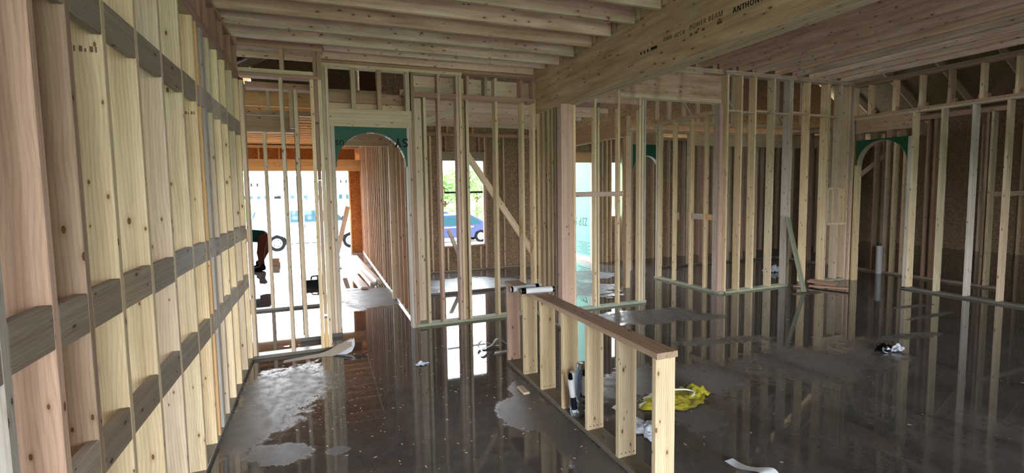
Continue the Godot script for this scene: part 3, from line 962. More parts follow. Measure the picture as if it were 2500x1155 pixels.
# ------------------------------------------------------------------ right side of the great room
func build_right() -> void:
	var w := thing("wall_back_corner", "tall stud wall with a framed niche near the room corner", "", Vector3.ZERO, "structure")
	var zf := -6.28
	var zb := -6.42
	for q in [[6.395, "y"], [6.705, "y"], [7.015, "y"], [7.45, "y"], [7.84, "g"], [7.885, "y"], [8.315, "y"], [8.80, "y"], [8.842, "t"], [9.16, "t"], [9.40, "t"]]:
		B(w, "stud", q[0], 0.038, zb, q[0] + 0.038, 3.70, zf, q[1])
	B(w, "stud", 9.45, 0.0, zb, 9.50, 3.70, zf + 0.02, "p")
	B(w, "stud", 9.50, 0.0, zb, 9.64, 3.70, zf + 0.02, "y")
	B(w, "bottom_plate", 6.395, 0, zb, 7.90, 0.038, zf, "e")
	B(w, "bottom_plate", 8.80, 0, zb, 9.45, 0.038, zf, "e")
	B(w, "top_plate", 6.35, 3.702, zb, 9.66, 3.738, zf, "t")
	B(w, "top_plate", 6.35, 3.74, zb, 9.66, 3.774, zf, "t")
	var xs := [6.433, 6.705, 6.743, 7.015, 7.053, 7.45, 7.488, 7.84, 7.923, 8.315, 8.353, 8.80, 8.88, 9.16]
	for i in range(0, xs.size(), 2):
		var dy: float = [0.0, -0.01, 0.02, 0.0, 0.03, 0.01, 0.0][i / 2]
		B(w, "fire_block", xs[i], 3.088 + dy, zb, xs[i + 1], 3.126 + dy, zf, "t")
	B(w, "niche_sill", 8.88, 1.08, zb, 9.40, 1.12, zf + 0.012, "y")
	B(w, "niche_head", 8.88, 1.75, zb, 9.40, 1.79, zf + 0.012, "y")
	B(w, "niche_stud", 8.882, 1.12, zb, 8.99, 1.75, zf - 0.05, "g")
	B(w, "niche_stud", 9.32, 1.12, zb, 9.36, 1.75, zf, "y")
	B(w, "niche_stud", 9.02, 1.12, zb, 9.05, 1.75, zf, "y")

	var r := thing("wall_right", "long stud wall with doubled mid plate and a green arch", "", Vector3.ZERO, "structure")
	var xf := 9.50
	var xb := 9.64
	B(r, "bottom_plate", xf, 0, -5.34, xb, 0.038, 6.7, "k", "wet_wood")
	var z := -5.245
	var i2 := 0
	while z < 6.6:
		B(r, "stud", xf, 0.038, z - 0.038, xb, 3.05, z, ["y", "y", "w", "t"][i2 % 4])
		z += 0.405
		i2 += 1
	B(r, "jack_stud", xf, 0.0, -5.335, xb, 2.66, -5.285, "w")
	B(r, "jack_stud", xf, 0.0, -6.22, xb, 2.20, -6.175, "y")
	B(r, "plate", xf, 3.05, -6.26, xb, 3.088, 6.7, "t")
	B(r, "plate", xf, 3.09, -6.26, xb, 3.128, 6.7, "m")
	z = -5.98
	while z < 6.6:
		B(r, "cripple_stud", xf, 3.128, z - 0.04, xb, 3.66, z, ["t", "m", "y", "y"][i2 % 4])
		B(r, "cleat", xf + 0.04, 3.128, z - 0.075, xb, 3.20, z + 0.045, "m")
		z += 0.405
		i2 += 1
	B(r, "top_plate", xf, 3.66, -6.26, xb, 3.70, 6.7, "m")
	B(r, "top_plate", xf, 3.702, -6.26, xb, 3.742, 6.7, "d")
	B(r, "header", xf, 2.79, -6.22, xb, 3.05, -5.285, "m")
	for q in [-6.15, -5.9, -5.62, -5.4]:
		B(r, "header_block", xf + 0.01, 2.665, q - 0.06, xb, 2.79, q + 0.02, "m")
	var turn := Basis(Vector3(0, 1, 0), PI / 2)
	# local x runs along world -z after the turn, so mirror with the opposite turn
	turn = Basis(Vector3(0, 0, -1), Vector3(0, 1, 0), Vector3(1, 0, 0))
	arch_panel(r, "arch_sheathing", 5.335, 6.175, 2.665, 5.755, 0.42, 2.20, 0.44, 0.012, "zip", Vector3(xf, 0, 0), turn)
	arch_panel(r, "arch_sheathing", 5.335, 6.175, 2.665, 5.755, 0.42, 2.20, 0.44, 0.012, "zip", Vector3(xb - 0.012, 0, 0), turn)
	arch_strip(r, "arch_lining", 5.755, 0.42, 2.20, 0.44, 0.0, PI, 0.14, 0.006, "tan_tape", Vector3(xf, 0, 0), turn)
	# next room
	var n := thing("wall_side_room", "dim stud partition in the room behind the arch", "", Vector3.ZERO, "structure")
	B(n, "bottom_plate", 10.80, 0, -9.0, 10.94, 0.038, -4.6, "d", "wet_wood")
	for q in [[-8.6, "t"], [-8.1, "m"], [-7.6, "t"], [-7.1, "m"], [-6.64, "m"], [-6.42, "t"], [-6.28, "y"], [-6.10, "t"], [-5.72, "m"], [-5.60, "m"], [-4.84, "m"], [-4.78, "y"]]:
		B(n, "stud", 10.80, 0.038, q[0] - 0.038, 10.94, 3.05, q[0], q[1])
	B(n, "top_plate", 10.80, 3.05, -9.0, 10.94, 3.128, -4.6, "m")
	B(n, "cross_brace", 10.86, 1.60, -4.75, 12.9, 1.68, -4.71, "t")
	beam(n, "diagonal_brace", Vector3(11.0, 1.6, -7.6), Vector3(11.0, 2.6, -6.4), 0.09, 0.035, Vector3(0, 1, 0), "t")
	for q in [[11.4, -4.2], [12.0, -4.0], [11.7, -5.2]]:
		B(n, "stud", q[0], 0.0, q[1] - 0.038, q[0] + 0.09, 3.05, q[1], "m")


# ------------------------------------------------------------------ ceiling
func build_ceiling() -> void:
	var c := thing("ceiling", "exposed ceiling joists of both halves of the great room", "", Vector3.ZERO, "structure")
	var z := -6.04 + 0.02
	var i := 0
	while z < 6.6:
		var zz := z
		if absf(zz + 5.94) <= 0.12:
			B(c, "joist", 0.1, 3.475, zz - 0.04, 2.905, 3.70, zz, "j")
		else:
			B(c, "joist", -0.90, 3.43, zz - 0.04, 2.905 if i % 2 == 0 else 2.915, 3.665, zz, "j", "stained")
			B(c, "joist_hanger_block", 2.918, 3.46, zz - 0.03, 2.928, 3.66, zz + 0.06, "t")
		z += 0.398
		i += 1
	B(c, "joist", -0.90, 3.475, -6.44, 2.905, 3.70, -6.40, "j")
	B(c, "joist", -0.90, 3.475, -6.62, 2.905, 3.70, -6.58, "j")
	var x := 3.35
	i = 0
	while x < 9.5:
		B(c, "joist", x, 3.776, -6.40, x + 0.04, 4.08, 6.7, "j", "stained")
		x += 0.425
		i += 1
	# great glued beam
	var b := thing("ceiling_beam", "huge glued wooden beam with stamped lettering between both ceilings", "beam", Vector3(3.02, 2.915, -2.0))
	var y0 := 2.915
	var lam := 0.72 / 18.0
	B(b, "beam_body", 2.932, y0 + 0.012, -6.40, 3.108, 3.66, 6.7, "b", "stained")
	B(b, "bottom_lamination", 2.938, y0, -6.40, 3.012, y0 + 0.013, 6.7, "t")
	B(b, "bottom_lamination", 3.024, y0 - 0.004, -6.40, 3.112, y0 + 0.013, 6.7, "t")
	var face := Basis(Vector3(0, 1, 0), -PI / 2)
	letters(b, "ANTHONY", 0.042, Vector3(2.9315, 3.145, -2.71), face, "ink", "lettering")
	letters(b, "POWER BEAM", 0.042, Vector3(2.9315, 3.163, -3.12), face, "ink_brown", "lettering")
	letters(b, "AW4", 0.040, Vector3(2.9315, 3.160, -3.575), face, "ink_brown", "lettering")
	letters(b, "ACC4", 0.038, Vector3(2.9315, 3.150, -3.42), face, "ink_brown", "lettering")
	for q in [[-3.95, 0.02], [-3.90, 0.02], [-3.85, 0.02], [-3.76, 0.09]]:
		slab(b, "print_mark", 2.931, 3.115, q[0] - q[1] * 0.5, 2.9319, 3.14, q[0] + q[1] * 0.5, "ink")
	for q in [[-3.28, 0.03], [-3.22, 0.04], [-3.14, 0.03], [-2.97, 0.05]]:
		slab(b, "print_mark", 2.931, 3.092, q[0] - q[1] * 0.5, 2.9319, 3.112, q[0] + q[1] * 0.5, "ink_brown")
	# roof truss members standing above the rear partitions
	var d := thing("roof_truss", "dark roof truss webs standing above the passage partition", "truss", Vector3(7.5, 3.14, -8.2))
	B(d, "bottom_chord", 6.42, 3.142, -8.24, 16.4, 3.23, -8.20, "t")
	for q in [6.44, 6.75, 7.13, 7.50, 7.95, 8.5, 9.1, 9.8, 10.6, 11.5]:
		B(d, "web", q, 3.23, -8.24, q + 0.10, 4.6, -8.20, "t")
	for q in [6.9, 8.2, 9.5]:
		beam(d, "diagonal_web", Vector3(q, 3.9, -8.18), Vector3(q + 0.5, 3.3, -8.18), 0.04, 0.02, Vector3(0, 1, 0), "w")


# ------------------------------------------------------------------ outer shell and roof
func build_shell() -> void:
	var l := thing("wall_outer_left", "outer strand board wall of the side room", "", Vector3.ZERO, "structure")
	slab(l, "sheathing", -4.42, 0, -15.6, -4.40, 3.86, -4.6, "osb")
	slab(l, "sheathing", -4.42, 0, -4.6, -4.40, 0.9, -2.6, "osb")
	slab(l, "sheathing", -4.42, 2.2, -4.6, -4.40, 3.86, -2.6, "osb")
	slab(l, "sheathing", -4.42, 0, -2.6, -4.40, 3.86, 6.8, "osb")
	for k in 22:
		B(l, "stud", -4.40, 0, -6.6 + k * 0.6, -4.31, 3.4, -6.562 + k * 0.6, "t")
	var r := thing("wall_outer_right", "outer strand board wall of the far side room", "", Vector3.ZERO, "structure")
	slab(r, "sheathing", 16.5, 0, -10.7, 16.52, 3.86, 6.8, "osb")
	for k in 20:
		B(r, "stud", 16.41, 0, -9.9 + k * 0.8, 16.5, 3.4, -9.862 + k * 0.8, "t")
	# rear wall with the wide glass-less patio openings that let the daylight in
	var b := thing("wall_rear", "rear outer wall with wide open patio door openings", "", Vector3.ZERO, "structure")
	var zr := 6.8
	slab(b, "sheathing", -4.4, 3.42, zr, 2.95, 3.9, zr + 0.02, "osb")
	slab(b, "sheathing", 2.95, 2.05, zr, 16.5, 3.9, zr + 0.02, "osb")
	slab(b, "sheathing", -4.4, 0, zr, -3.4, 3.42, zr + 0.02, "osb")
	slab(b, "sheathing", 5.3, 0, zr, 16.5, 2.05, zr + 0.02, "osb")
	B(b, "header", -4.4, 3.425, zr - 0.1, 2.925, 3.66, zr - 0.01, "t")
	B(b, "header", 2.95, 2.05, zr - 0.1, 16.5, 2.35, zr - 0.01, "t")
	for q in [[-3.4, 3.42], [-0.9, 3.42], [5.2, 2.05]]:
		B(b, "post", q[0], 0, zr - 0.1, q[0] + 0.1, q[1], zr, "t")
	B(b, "post", 2.85, 0, zr - 0.1, 2.925, 3.42, zr, "t")
	# unseen drop wall added behind the camera to shade the right half's ceiling
	var dw := thing("wall_added_shade", "added unseen drop wall of strand board that shades the right ceiling", "", Vector3.ZERO, "structure")
	slab(dw, "sheathing", 3.12, 2.3, 1.4, 9.49, 3.77, 1.42, "osb")
	B(dw, "header", 3.12, 2.25, 1.42, 9.49, 2.5, 1.5, "t")
	for x in [3.12, 5.2, 7.3, 9.4]:
		B(dw, "post", x, 0, 1.42, x + 0.09, 2.25, 1.51, "t")
	# roof: strand board sheets on rafters, ridge running away from the camera
	var roof := thing("roof", "steep roof of strand board sheets on rafters", "", Vector3.ZERO, "structure")
	var ex := [-4.75, 16.9]
	var rx := 6.075
	var ey := 3.42
	for side in 2:
		var x0: float = ex[side]
		var slope := (rx - x0) * 0.62
		var p_low := Vector3(x0, ey, 0)
		var p_high := Vector3(rx, ey + absf(slope), 0)
		var along := (p_high - p_low)
		var up := Vector3(0, 0, 1).cross(along).normalized()
		if up.y < 0: up = -up
		var zz := -16.4
		var zend := 7.8
		var cols := 6
		while zz < zend - 0.1:
			for k in cols:
				if zz < -11.7 and (side == 1 or k > 3): continue
				var a := p_low + along * (float(k) / cols)
				var c := p_low + along * (float(k + 1) / cols)
				var mid := (a + c) * 0.5 + up * 0.16
				var bm := BoxMesh.new()
				bm.size = Vector3(a.distance_to(c) + 0.004, 0.014, 2.402)
				part(roof, "roof_sheet", bm, M.osb, mid + Vector3(0, 0, zz + 1.2), Basis(along.normalized(), up, along.normalized().cross(up)))
			zz += 2.4
		zz = -16.0
		while zz < zend:
			if zz < -11.5 and side == 1:
				zz += 1.2
				continue
			var reach := 1.0 if zz > -11.5 else 0.58
			beam(roof, "rafter", p_low + Vector3(0, 0.03, zz), p_low.lerp(p_high, reach) + Vector3(0, 0.03, zz), 0.19, 0.04, Vector3(0, 1, 0), "j")
			zz += 1.2
	# gables
	for zg in [-15.62, 6.82, -10.70]:
		var gpoly := PackedVector2Array([Vector2(-4.75, 3.25), Vector2(16.9, 3.25), Vector2(rx, ey + 0.62 * (rx + 4.75) + 0.1)])
		if zg < -15.0:
			gpoly = PackedVector2Array([Vector2(-4.75, 3.25), Vector2(1.24, 3.25), Vector2(1.24, 7.25), Vector2(-1.74, 5.45), Vector2(-1.74, 4.84), Vector2(-1.94, 4.84), Vector2(-1.94, 5.32)])
		elif zg < 0.0:
			gpoly = PackedVector2Array([Vector2(1.23, 3.145), Vector2(16.9, 3.145), Vector2(16.9, 3.5), Vector2(rx, ey + 0.62 * (rx + 4.75) + 0.1), Vector2(1.23, 7.25)])
		part(roof, "gable_sheathing", extrude(gpoly, zg - 0.014, zg), M.osb)
	slab(roof, "garage_attic_sheathing", 1.222, 3.25, -15.6, 1.234, 7.2, -10.7, "osb")


# ------------------------------------------------------------------ half wall
func build_pony_wall() -> void:
	var w := thing("pony_wall", "low half wall of seven short studs under a brown cap board", "half wall", Vector3(1.85, 0, -3.45))
	B(w, "bottom_plate", 1.775, 0, -4.69, 1.915, 0.038, -2.20, "k", "wet_wood")
	var k := 0
	for z in [-4.64, -4.205, -3.811, -3.40, -3.018, -2.615, -2.24]:
		B(w, "stud", 1.778, 0.038, z - 0.038, 1.918, 0.838, z, ["p", "y", "y", "y", "y", "y", "y"][k])
		k += 1
	B(w, "cap_board", 1.772, 0.838, -4.70, 1.922, 0.876, -2.225, "m")
	var nails := []
	for z in [-4.205, -3.811, -3.40, -3.018, -2.615]:
		for j in 4:
			var n := SphereMesh.new()
			n.radius = 0.004
			n.height = 0.008
			n.radial_segments = 6
			n.rings = 3
			part(w, "nail", n, M.ink, Vector3(1.80 + j * 0.032, 0.066, z + 0.001) - w.position)


func crumpled(cx: float, cz: float, rx: float, rz: float, h: float, seed_: int, rough := 1.0) -> ArrayMesh:
	var n := noise(3.0, seed_, 3)
	var n2 := noise(11.0, seed_ + 5, 2)
	var rows := []
	var R := 22
	var C := 40
	for i in R + 1:
		var line := []
		var t := float(i) / R
		for j in C + 1:
			var a := TAU * float(j % C) / C
			var edge := 1.0 + 0.22 * n.get_noise_2d(cos(a) * 0.5, sin(a) * 0.5) * 2.0 * rough
			var x := cos(a) * t * rx * edge
			var z := sin(a) * t * rz * edge
			var y := h * (1.0 - t * t) * (0.6 + 0.5 * n.get_noise_2d(x * 1.2, z * 1.2) * 2.0) + absf(n2.get_noise_2d(x, z)) * h * 0.6 * rough
			line.append(Vector3(cx + x, maxf(y, 0.003), cz + z))
		rows.append(line)
	return sheet(rows, 0.002)


func ribbon(path: Array, widths: Array, side: Vector3, thick := 0.0015) -> ArrayMesh:
	# smooth the path, then a strip of five points across
	var cv := Curve3D.new()
	for i in path.size():
		var t: Vector3 = (path[mini(i + 1, path.size() - 1)] - path[maxi(i - 1, 0)]) * 0.22
		cv.add_point(path[i], -t, t)
	var rows := []
	var N := 24
	for k in N + 1:
		var f := float(k) / N
		var p := cv.sample_baked(f * cv.get_baked_length(), true)
		var g := f * (widths.size() - 1)
		var w: float = lerpf(widths[int(floor(g))], widths[mini(int(floor(g)) + 1, widths.size() - 1)], g - floor(g))
		var line := []
		for j in 5: line.append(p + side * w * (j / 4.0 - 0.5))
		rows.append(line)
	return sheet(rows, thick)


func caulk_tube(called: String, at: Vector3, dir: Vector3, label: String, body_mat: String, band_at: float) -> void:
	var t := thing(called, label, "caulk tube", at)
	var y := dir.normalized()
	var x := y.cross(Vector3.UP).normalized()
	var b := Basis(x, y, x.cross(y))
	var r := 0.027
	part(t, "barrel", lathe([[0.0, 0.004], [r * 0.8, 0.004], [r, 0.0], [r, 0.305], [r * 0.9, 0.312], [0.0, 0.312]], 24), M[body_mat], Vector3.ZERO, b)
	part(t, "end_ring", lathe([[r * 1.03, -0.006], [r * 1.08, -0.002], [r * 1.08, 0.012], [r * 1.01, 0.014]], 24), M.black, Vector3.ZERO, b)
	part(t, "band", lathe([[r * 1.015, band_at], [r * 1.02, band_at + 0.002], [r * 1.02, band_at + 0.036], [r * 1.015, band_at + 0.038]], 24), M.black, Vector3.ZERO, b)
	part(t, "shoulder", lathe([[r * 1.01, 0.300], [r * 1.04, 0.303], [r * 1.02, 0.322], [r * 0.5, 0.328], [0.0, 0.328]], 24), M.dark_blue if band_at < 0.1 else M.white_plastic, Vector3.ZERO, b)
	part(t, "label_wrap", lathe([[r * 1.006, band_at + 0.06 if band_at < 0.1 else 0.03], [r * 1.008, band_at + 0.062 if band_at < 0.1 else 0.032], [r * 1.008, 0.20], [r * 1.006, 0.202]], 24), M.white_paper, Vector3.ZERO, b)


func build_items() -> void:
	caulk_tube("caulk_tube", Vector3(1.682, 0.904, -4.03), Vector3(1, 0, 0.09), "pale caulk tube with a dark end ring lying across the cap board", "white_plastic", 0.002)
	caulk_tube("caulk_tube", Vector3(1.625, 0.904, -4.145), Vector3(1, 0, -0.10), "pale caulk tube with a black band behind the other tube", "white_plastic", 0.255)
	# bundle standing in the half wall
	var t := thing("caulk_bundle", "grey plastic bag of caulk tubes standing between half wall studs", "bag", Vector3(1.84, 0.038, -3.27))
	var bag := []
	var bn := noise(9.0, 3, 3)
	for i in 15:
		var f := i / 14.0
		var line := []
		for j in 25:
			var a := TAU * (j % 24) / 24.0
			var wob := 1.0 + 0.22 * bn.get_noise_3d(cos(a) * 0.12, f * 0.4, sin(a) * 0.12) * 2.0
			var rr := (0.056 if f < 0.9 else 0.05) * wob
			if i == 0: rr *= 0.75
			line.append(Vector3(cos(a) * rr * 1.15, f * 0.17 + (0.02 * sin(a * 3.0) if i > 11 else 0.0), sin(a) * rr * 0.85))
		bag.append(line)
	part(t, "bag", sheet(bag, 0.002), M.foil)
	var sets := [[Vector3(-0.012, 0.01, 0.0), Vector3(0.05, 1, 0.03), 0.40, "label_blue", "silver"], [Vector3(-0.045, 0.05, 0.03), Vector3(-0.16, 1, 0.05), 0.27, "white_plastic", "black"], [Vector3(0.045, 0.03, 0.02), Vector3(0.0, 1, 0.04), 0.29, "white_plastic", "black"], [Vector3(0.0, 0.03, -0.035), Vector3(-0.06, 1, 0.0), 0.30, "white_plastic", "white_plastic"]]
	for s in sets:
		var y: Vector3 = (s[1] as Vector3).normalized()
		var x := y.cross(Vector3(0, 0, 1)).normalized()
		var b := Basis(x, y, x.cross(y))
		var l: float = s[2]
		var r := 0.023
		part(t, "tube", lathe([[0.0, 0.0], [r, 0.0], [r, l], [r * 0.6, l + 0.006], [0.0, l + 0.006]], 16), M[s[3]], s[0], b)
		part(t, "label_band", lathe([[r * 1.02, l * 0.08], [r * 1.03, l * 0.09], [r * 1.03, l * 0.46], [r * 1.02, l * 0.47]], 16), M.dark_blue if s[3] == "white_plastic" else M.label_blue, s[0], b)
		if s[4] == "black":
			part(t, "cap", lathe([[0.010, l], [0.017, l + 0.006], [0.017, l + 0.045], [0.010, l + 0.055], [0.0, l + 0.055]], 12), M.black, s[0], b)
		else:
			part(t, "cap", lathe([[r * 1.1, l - 0.03], [r * 1.2, l - 0.01], [r * 1.2, l + 0.012], [0.0, l + 0.016]], 16), M[s[4]], s[0], b)
	# yellow sack
	var y := thing("yellow_sack", "crumpled yellow plastic sack lying on the wet floor", "sack", Vector3(2.78, 0.001, -3.26))
	part(y, "sack_body", crumpled(0, 0, 0.27, 0.19, 0.07, 31, 0.45), M.yellow_bag)
	part(y, "sack_flap", crumpled(-0.26, 0.03, 0.12, 0.08, 0.05, 33, 0.4), M.yellow_bag)
	part(y, "sack_flap", crumpled(0.21, -0.03, 0.15, 0.13, 0.07, 37, 0.8), M.yellow_bag)
	var arc := []
	for k in 15:
		var a := lerpf(-0.9, 2.0, k / 14.0)
		arc.append(Vector3(cos(a) * 0.20 - 0.02, 0.055 + 0.008 * sin(a), -sin(a) * 0.08 + 0.03))
	part(y, "rolled_edge", tube(arc, 0.006), M.white_plastic)
	tag(part(self, "plastic_film", crumpled(0, 0, 0.13, 0.17, 0.03, 41, 1.6), M.clear_plastic, Vector3(2.24, 0.002, -2.92)), "crumpled clear plastic film beside the yellow sack", "film")
	var pc := []
	for i in 6:
		var line := []
		for j in 5: line.append(Vector3(j * 0.03 - 0.06, 0.012 + 0.02 * sin(j * 0.9 + i * 0.2), i * 0.03 - 0.07))
		pc.append(line)
	tag(part(self, "paper_scrap", sheet(pc, 0.0015), M.white_paper, Vector3(2.24, 0.004, -3.24)), "small white paper scrap between the clear film and the yellow sack", "paper")
	var tri := []
	for i in 9:
		var f := i / 8.0
		var line := []
		for j in 5: line.append(Vector3(f * 0.20 + (j / 4.0 - 0.5) * 0.11 * (1.0 - f), 0.006 + 0.02 * sin(f * 3.0), f * 0.34))
		tri.append(line)
	tag(part(self, "paper_wedge", sheet(tri, 0.0015), M.white_paper, Vector3(2.16, 0.002, -3.98)), "pointed white paper sheet lying behind the half wall", "paper")
	tag(part(self, "paper_ribbon", ribbon([Vector3(2.47, 0.012, -2.36), Vector3(2.49, 0.004, -2.28), Vector3(2.50, 0.03, -2.20), Vector3(2.55, 0.045, -2.13), Vector3(2.56, 0.01, -2.06)], [0.075, 0.075, 0.07, 0.12, 0.10], Vector3(1, 0, -0.05)), M.white_paper), "curled white paper ribbon on the bare wet floor", "paper")
	# membrane strip at the entry plate
	var mem := thing("membrane_strip", "long white membrane strip curling up by the entry post", "strip", Vector3(0, 0, -5.75))
	part(mem, "strip", ribbon([Vector3(-0.46, 0.006, 0.10), Vector3(-0.2, 0.008, 0.06), Vector3(0.02, 0.02, 0.04), Vector3(0.14, 0.06, 0.02), Vector3(0.26, 0.10, -0.02)], [0.05, 0.06, 0.07, 0.17, 0.15], Vector3(0.05, 0.35, -0.9).normalized()), M.tan_tape)
	part(mem, "curled_end", ribbon([Vector3(0.06, 0.012, 0.05), Vector3(0.16, 0.03, 0.04), Vector3(0.27, 0.085, 0.0), Vector3(0.29, 0.12, -0.04)], [0.05, 0.12, 0.17, 0.05], Vector3(-0.1, 0.55, -0.8).normalized()), M.white_paper)
	# folded flashing at the half wall's far end
	var f2 := thing("paper_loop", "folded white paper strips by the far end of the half wall", "paper", Vector3(1.78, 0, -5.2))
	part(f2, "loop", ribbon([Vector3(-0.13, 0.01, 0.0), Vector3(-0.16, 0.05, 0), Vector3(-0.10, 0.10, 0), Vector3(0.02, 0.03, 0), Vector3(0.1, 0.02, 0)], [0.05, 0.05, 0.05, 0.05, 0.05], Vector3(0.1, 0.2, 1).normalized()), M.white_paper)
	part(f2, "loop", ribbon([Vector3(-0.12, 0.01, 0.02), Vector3(0.0, 0.03, 0), Vector3(0.07, 0.10, 0), Vector3(0.13, 0.07, 0), Vector3(0.2, 0.02, 0)], [0.05, 0.05, 0.06, 0.06, 0.05], Vector3(0.1, 0.2, 1).normalized()), M.white_paper)
	part(f2, "stick", board_mesh(0.02, 0.3, 0.012, tone("w")), M.wood, Vector3(0.12, 0.01, 0.2), Basis(Vector3(0, 0, 1), PI / 2))
	tag(part(self, "plastic_scrap", crumpled(0, 0, 0.07, 0.04, 0.03, 53, 1.5), M.clear_plastic, Vector3(0.92, 0.0, -4.98)), "tiny crumpled plastic scrap floating in the dark puddle", "scrap")
	var st := B(self, "wood_offcut", 1.62, 0.0, -4.02, 1.68, 0.02, -3.86, "t")
	tag(st, "small wood offcut on the pale dry patch by the half wall", "offcut")
	# crumpled wrapper with black cord
	var wr := thing("wrapper", "black and white crumpled wrapper alone on the wide wet floor", "wrapper", Vector3(5.79, 0, -3.34))
	part(wr, "foil", crumpled(0.06, 0.03, 0.10, 0.06, 0.06, 61, 1.8), M.clear_plastic)
	part(wr, "black_sheet", crumpled(0.0, -0.04, 0.14, 0.05, 0.07, 67, 1.5), M.black)
	part(wr, "cord", tube([Vector3(-0.06, 0.02, 0), Vector3(-0.12, 0.05, 0.01), Vector3(-0.15, 0.02, 0.03), Vector3(-0.12, 0.008, 0.05), Vector3(-0.04, 0.008, 0.05)], 0.008), M.steel)
	# leaning treated plank and broken pieces by the corner wall
	var lp := thing("leaning_plank", "green treated plank leaning on the tall stud wall", "plank", Vector3(7.70, 0, -5.80))
	beam(lp, "plank", Vector3(7.70, 0.01, -5.80), Vector3(7.80, 1.27, -6.24), 0.14, 0.038, Vector3(1, 0, -0.4), "e")
	tag(beam(self, "broken_board", Vector3(8.15, 0.03, -6.05), Vector3(8.45, 0.05, -5.55), 0.13, 0.03, Vector3(1, 0, 0.5), "r"), "reddish broken board lying beside the leaning plank", "board")
	tag(beam(self, "broken_board", Vector3(8.35, 0.085, -6.2), Vector3(8.42, 0.09, -5.75), 0.14, 0.028, Vector3(1, 0.2, 0.2), "r"), "reddish split board resting on another broken board", "board")
	tag(beam(self, "broken_board", Vector3(7.92, 0.02, -6.2), Vector3(8.06, 0.02, -6.12), 0.10, 0.03, Vector3(0.4, 0, 1), "r"), "short reddish board stub under the tall stud wall", "board")
	var pipes := [[7.16, -6.47, 0.60, 0.045, 0.03, "white plastic pipe standing against the tall stud wall"], [8.68, -6.62, 0.55, 0.045, 0.0, "white plastic pipe standing behind the leaning plank"], [10.70, -6.44, 0.57, 0.055, 0.0, "white plastic pipe standing in the room behind the arch"]]
	for q in pipes:
		var p := thing("pvc_pipe", q[5], "pipe", Vector3(q[0], 0, q[1]))
		var bb := Basis(Vector3(0, 0, 1), q[4])
		part(p, "pipe", lathe([[q[3], 0.0], [q[3], q[2]], [q[3] * 0.9, q[2]], [q[3] * 0.9, 0.02]], 20), M.pvc, Vector3.ZERO, bb)
		part(p, "rim", lathe([[q[3] * 1.0, q[2] - 0.012], [q[3] * 1.05, q[2] - 0.01], [q[3] * 1.05, q[2]], [q[3] * 0.9, q[2] + 0.001]], 20), M.pvc, Vector3.ZERO, bb)
	tag(part(self, "plastic_bag", crumpled(0, 0, 0.20, 0.14, 0.12, 71, 1.2), M.clear_plastic, Vector3(9.0, 0, -7.55)), "white plastic bag on the floor behind the tall stud wall", "bag")


# ------------------------------------------------------------------ outdoors
func wheel(t: Node3D, at: Vector3, r: float) -> void:
	var b := Basis(Vector3(1, 0, 0), PI / 2)
	var ty := part(t, "wheel", lathe([[r * 0.62, 0.0], [r * 0.66, 0.10], [r * 0.93, 0.12], [r, 0.07], [r, -0.07], [r * 0.93, -0.12], [r * 0.62, -0.10], [r * 0.62, 0.0]], 28), M.tyre, at, b)
	part(ty, "rim", lathe([[r * 0.64, 0.06], [r * 0.60, 0.09], [r * 0.5, 0.045], [r * 0.25, 0.06], [r * 0.22, 0.09], [0.0, 0.09]], 24), M.hub)
	for k in 5:
		var bm := CylinderMesh.new()
		bm.top_radius = r * 0.07
		bm.bottom_radius = r * 0.07
		bm.height = 0.012
		part(ty, "hole", bm, M.black, Vector3(cos(TAU * k / 5) * r * 0.40, 0.058, sin(TAU * k / 5) * r * 0.40))


func pane(t: Node3D, n: String, poly: Array, z: float, mat: String) -> void:
	part(t, n, extrude(PackedVector2Array(poly), z, z + 0.012), M[mat])


